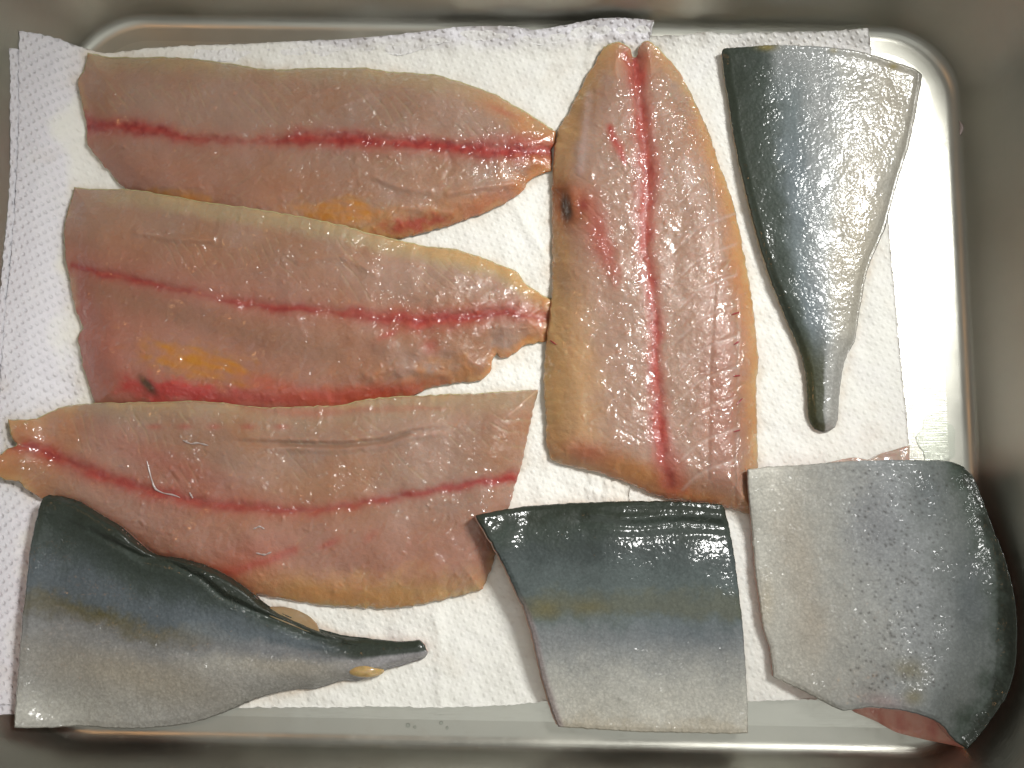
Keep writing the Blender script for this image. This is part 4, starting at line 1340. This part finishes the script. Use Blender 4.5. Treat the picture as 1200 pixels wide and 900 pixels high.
def pT4(C, X, Y, u, v, d):
    n = fbm(X, Y, 34, 3, 55); f = fbm(X, Y, 7, 2, 56)
    w = u + 0.04 * n + 0.018 * f
    C = lay(C, SILVER * 1.12, np.ones_like(w)); C = lay(C, PALE * 1.05, smooth(0.5, 0.1, w))
    C = lay(C, np.array([.44, .38, .30]), 0.45 * blob(X + 10 * n, Y, 935, 650, 22, 80, -12) + 0.4 * blob(X, Y, 950, 740, 24, 40))
    C = lay(C, BEIGE * 1.1, 0.6 * blob(X, Y, 898, 705, 10, 32))
    C = lay(C, np.array([.33, .35, .355]), smooth(0.42, 0.62, w))
    C = lay(C, np.array([.25, .265, .29]), 0.6 * blob(X + 10 * n, Y, 1025, 620, 34, 55))
    C = lay(C, np.array([.165, .182, .175]), smooth(0.56, 0.82, w))
    C = lay(C, BLUE * 0.75, 0.5 * blob(X + 8 * n, Y, 1140, 695, 26, 60) + 0.4 * blob(X, Y, 1090, 580, 20, 30))
    C = lay(C, DARK * 1.3, smooth(0.82, 0.95, w))
    C = lay(C, OLIVE, smooth(0.92, 0.99, w))
    C = lay(C, MUSTARD * 1.8, 0.55 * blob(X + 4 * n, Y + 4 * n, 1065, 785, 20, 14, 20) + 0.6 * blob(X, Y, 1070, 817, 12, 10))
    C = lay(C, np.array([.42, .30, .29]), 0.55 * blob(X, Y, 1035, 822, 24, 9, 10))
    rs = np.random.default_rng(4)
    sp = np.zeros_like(X)
    for k in range(420):
        cx, cy = rs.uniform(990, 1130), rs.uniform(548, 810)
        if abs(cx - 1055) > 45 * rs.uniform(0.4, 1.6):
            continue
        i = (np.abs(X - cx) < 5) & (np.abs(Y - cy) < 5)
        sp[i] = np.maximum(sp[i], np.exp(-(np.hypot(X[i] - cx, Y[i] - cy) / rs.uniform(1.0, 1.7)) ** 2))
    C = lay(C, np.array([.05, .045, .04]), 0.7 * sp)
    sil = smooth(0.75, 0.3, w) * 0.7 + 0.05
    lab = np.where(u > 0.68, 1, 0)
    return C, sil, lab


t4 = skin_piece('thick silver and dark piece in the lower right, leaning against the tray wall',
       [(877, 551), (900, 548), (950, 545), (1000, 541), (1060, 540), (1110, 541), (1130, 548)],
       [(907, 793), (940, 808), (970, 824), (990, 832), (1020, 828), (1060, 832), (1090, 841), (1105, 850), (1120, 868), (1134, 877)],
       [(877, 551), (878, 580), (882, 620), (885, 660), (890, 700), (895, 735), (903, 760), (907, 793)],
       [(1130, 548), (1142, 562), (1153, 590), (1164, 620), (1176, 650), (1187, 690), (1192, 730), (1190, 780), (1180, 815), (1160, 845), (1145, 865), (1134, 877)],
       hT4, pT4, 800, turn=0.009, relief=(0.5, 1.35, [(1020, 735, 50, 30, 0, 2.0), (930, 600, 40, 40, 0, 1.8), (1110, 670, 30, 20, 0, 1.2), (990, 570, 90, 20, 0, 1.8)]), outset=(0.0, 0.0, 0.5, 0.0), names=('belly_skin', 'back_skin'))


def wedge(name, top, bot, left, right, z0, z1, col, red):
    G, u, v = coons(top, bot, left, right, 3.0)
    zt = z0 + (z1 - z0) * v + 0.0006 * fbm(G[..., 0], G[..., 1], 14, 2, 3)
    x, y = unproject(G[..., 0], G[..., 1], zt)
    Pt = np.stack([x, y, zt], -1); Pb = Pt.copy(); Pb[..., 2] = np.maximum(0.0006, zt - 0.010)
    C = np.broadcast_to(np.array(col), G.shape[:2] + (3,)).copy()
    C = lay(C, RED, red * np.clip(fbm(G[..., 0], G[..., 1], 20, 3, 4) + 0.2, 0, 1))
    return slab(name, Pt, Pb, M_PINK, t4, color=C)


wedge('cut_face', [(992, 826), (1020, 824), (1060, 828), (1090, 836), (1108, 848), (1128, 872)], [(1002, 835), (1028, 846), (1050, 858), (1085, 867), (1110, 872), (1131, 877)],
      [(992, 826), (1002, 835)], [(1128, 872), (1131, 877)], 0.013, 0.009, (0.58, 0.30, 0.23), 0.55)
wedge('flesh_edge', [(975, 541), (1000, 536), (1020, 539), (1035, 531), (1050, 527), (1066, 522)], [(975, 546), (1000, 546), (1066, 546)],
      [(975, 541), (975, 546)], [(1066, 522), (1066, 546)], 0.008, 0.009, (0.46, 0.36, 0.30), 0.12)

# ------------------------------------------------------------------ water on the bare floor, speck on the wall
ang = np.linspace(0, 2 * math.pi, 49)[:-1]
cx, cy = unproject(1097.0, 517.0, 0.0)
rr = 1 + 0.25 * perlin(np.cos(ang) * 1.6 + 3, np.sin(ang) * 1.6, 5)
V = []; F = []
lv = [(1.0, 0.00005), (0.97, 0.00025), (0.88, 0.00038), (0.5, 0.00045), (0.02, 0.00045)]
for s, z in lv:
    for a, r in zip(ang, rr):
        V.append((cx + 0.0085 * s * r * math.cos(a), cy + 0.0115 * s * r * math.sin(a), z))
for i in range(len(lv) - 1):
    for j in range(48):
        k = (j + 1) % 48
        F.append((i * 48 + j, i * 48 + k, (i + 1) * 48 + k, (i + 1) * 48 + j))
F = [tuple(f) for f in F]
puddle = add_mesh('water_puddle', V, F, M_WATER, origin=(cx, cy, 0.0002))
tag(puddle, 'clear flat water puddle on the bare tray floor above the thick piece', 'puddle')

for k, (dx_, dy_, r_) in enumerate(((478, 850, 2.6), (486, 852, 1.8), (517, 847, 2.2), (524, 853, 1.7))):
    wx, wy = unproject(float(dx_), float(dy_), 0.0)
    r_ *= 0.0004
    V = [(wx + r_ * q * math.cos(a), wy + r_ * q * math.sin(a), z) for q, z in ((1.0, 0.00003), (0.8, 0.0003), (0.45, 0.00045), (0.05, 0.0005)) for a in np.linspace(0, 2 * math.pi, 13)[:-1]]
    F = [(i * 12 + j, i * 12 + (j + 1) % 12, (i + 1) * 12 + (j + 1) % 12, (i + 1) * 12 + j) for i in range(3) for j in range(12)]
    dr = add_mesh('water_drop', V, F, M_WATER, origin=(wx, wy, 0.0))
    tag(dr, ('leftmost', 'second', 'third', 'rightmost')[k] + ' of four tiny water drops on the steel strip by the paper', 'water drop', 'water drops on the tray floor')

Hs = corner_height(tray_sdf(GXX, GYY), R0)
q = resample(catmull([(1124, 142), (1127, 149), (1125, 158)]), 8)
P = solve(q[:, 0], q[:, 1], Hs, np.full(8, 0.0006))
fk = tube('flesh_speck', P, [0.0003, 0.0008, 0.0011, 0.0004], M_MEMBRANE, None)
tag(fk, 'tiny whitish speck stuck to the right tray wall', 'speck')
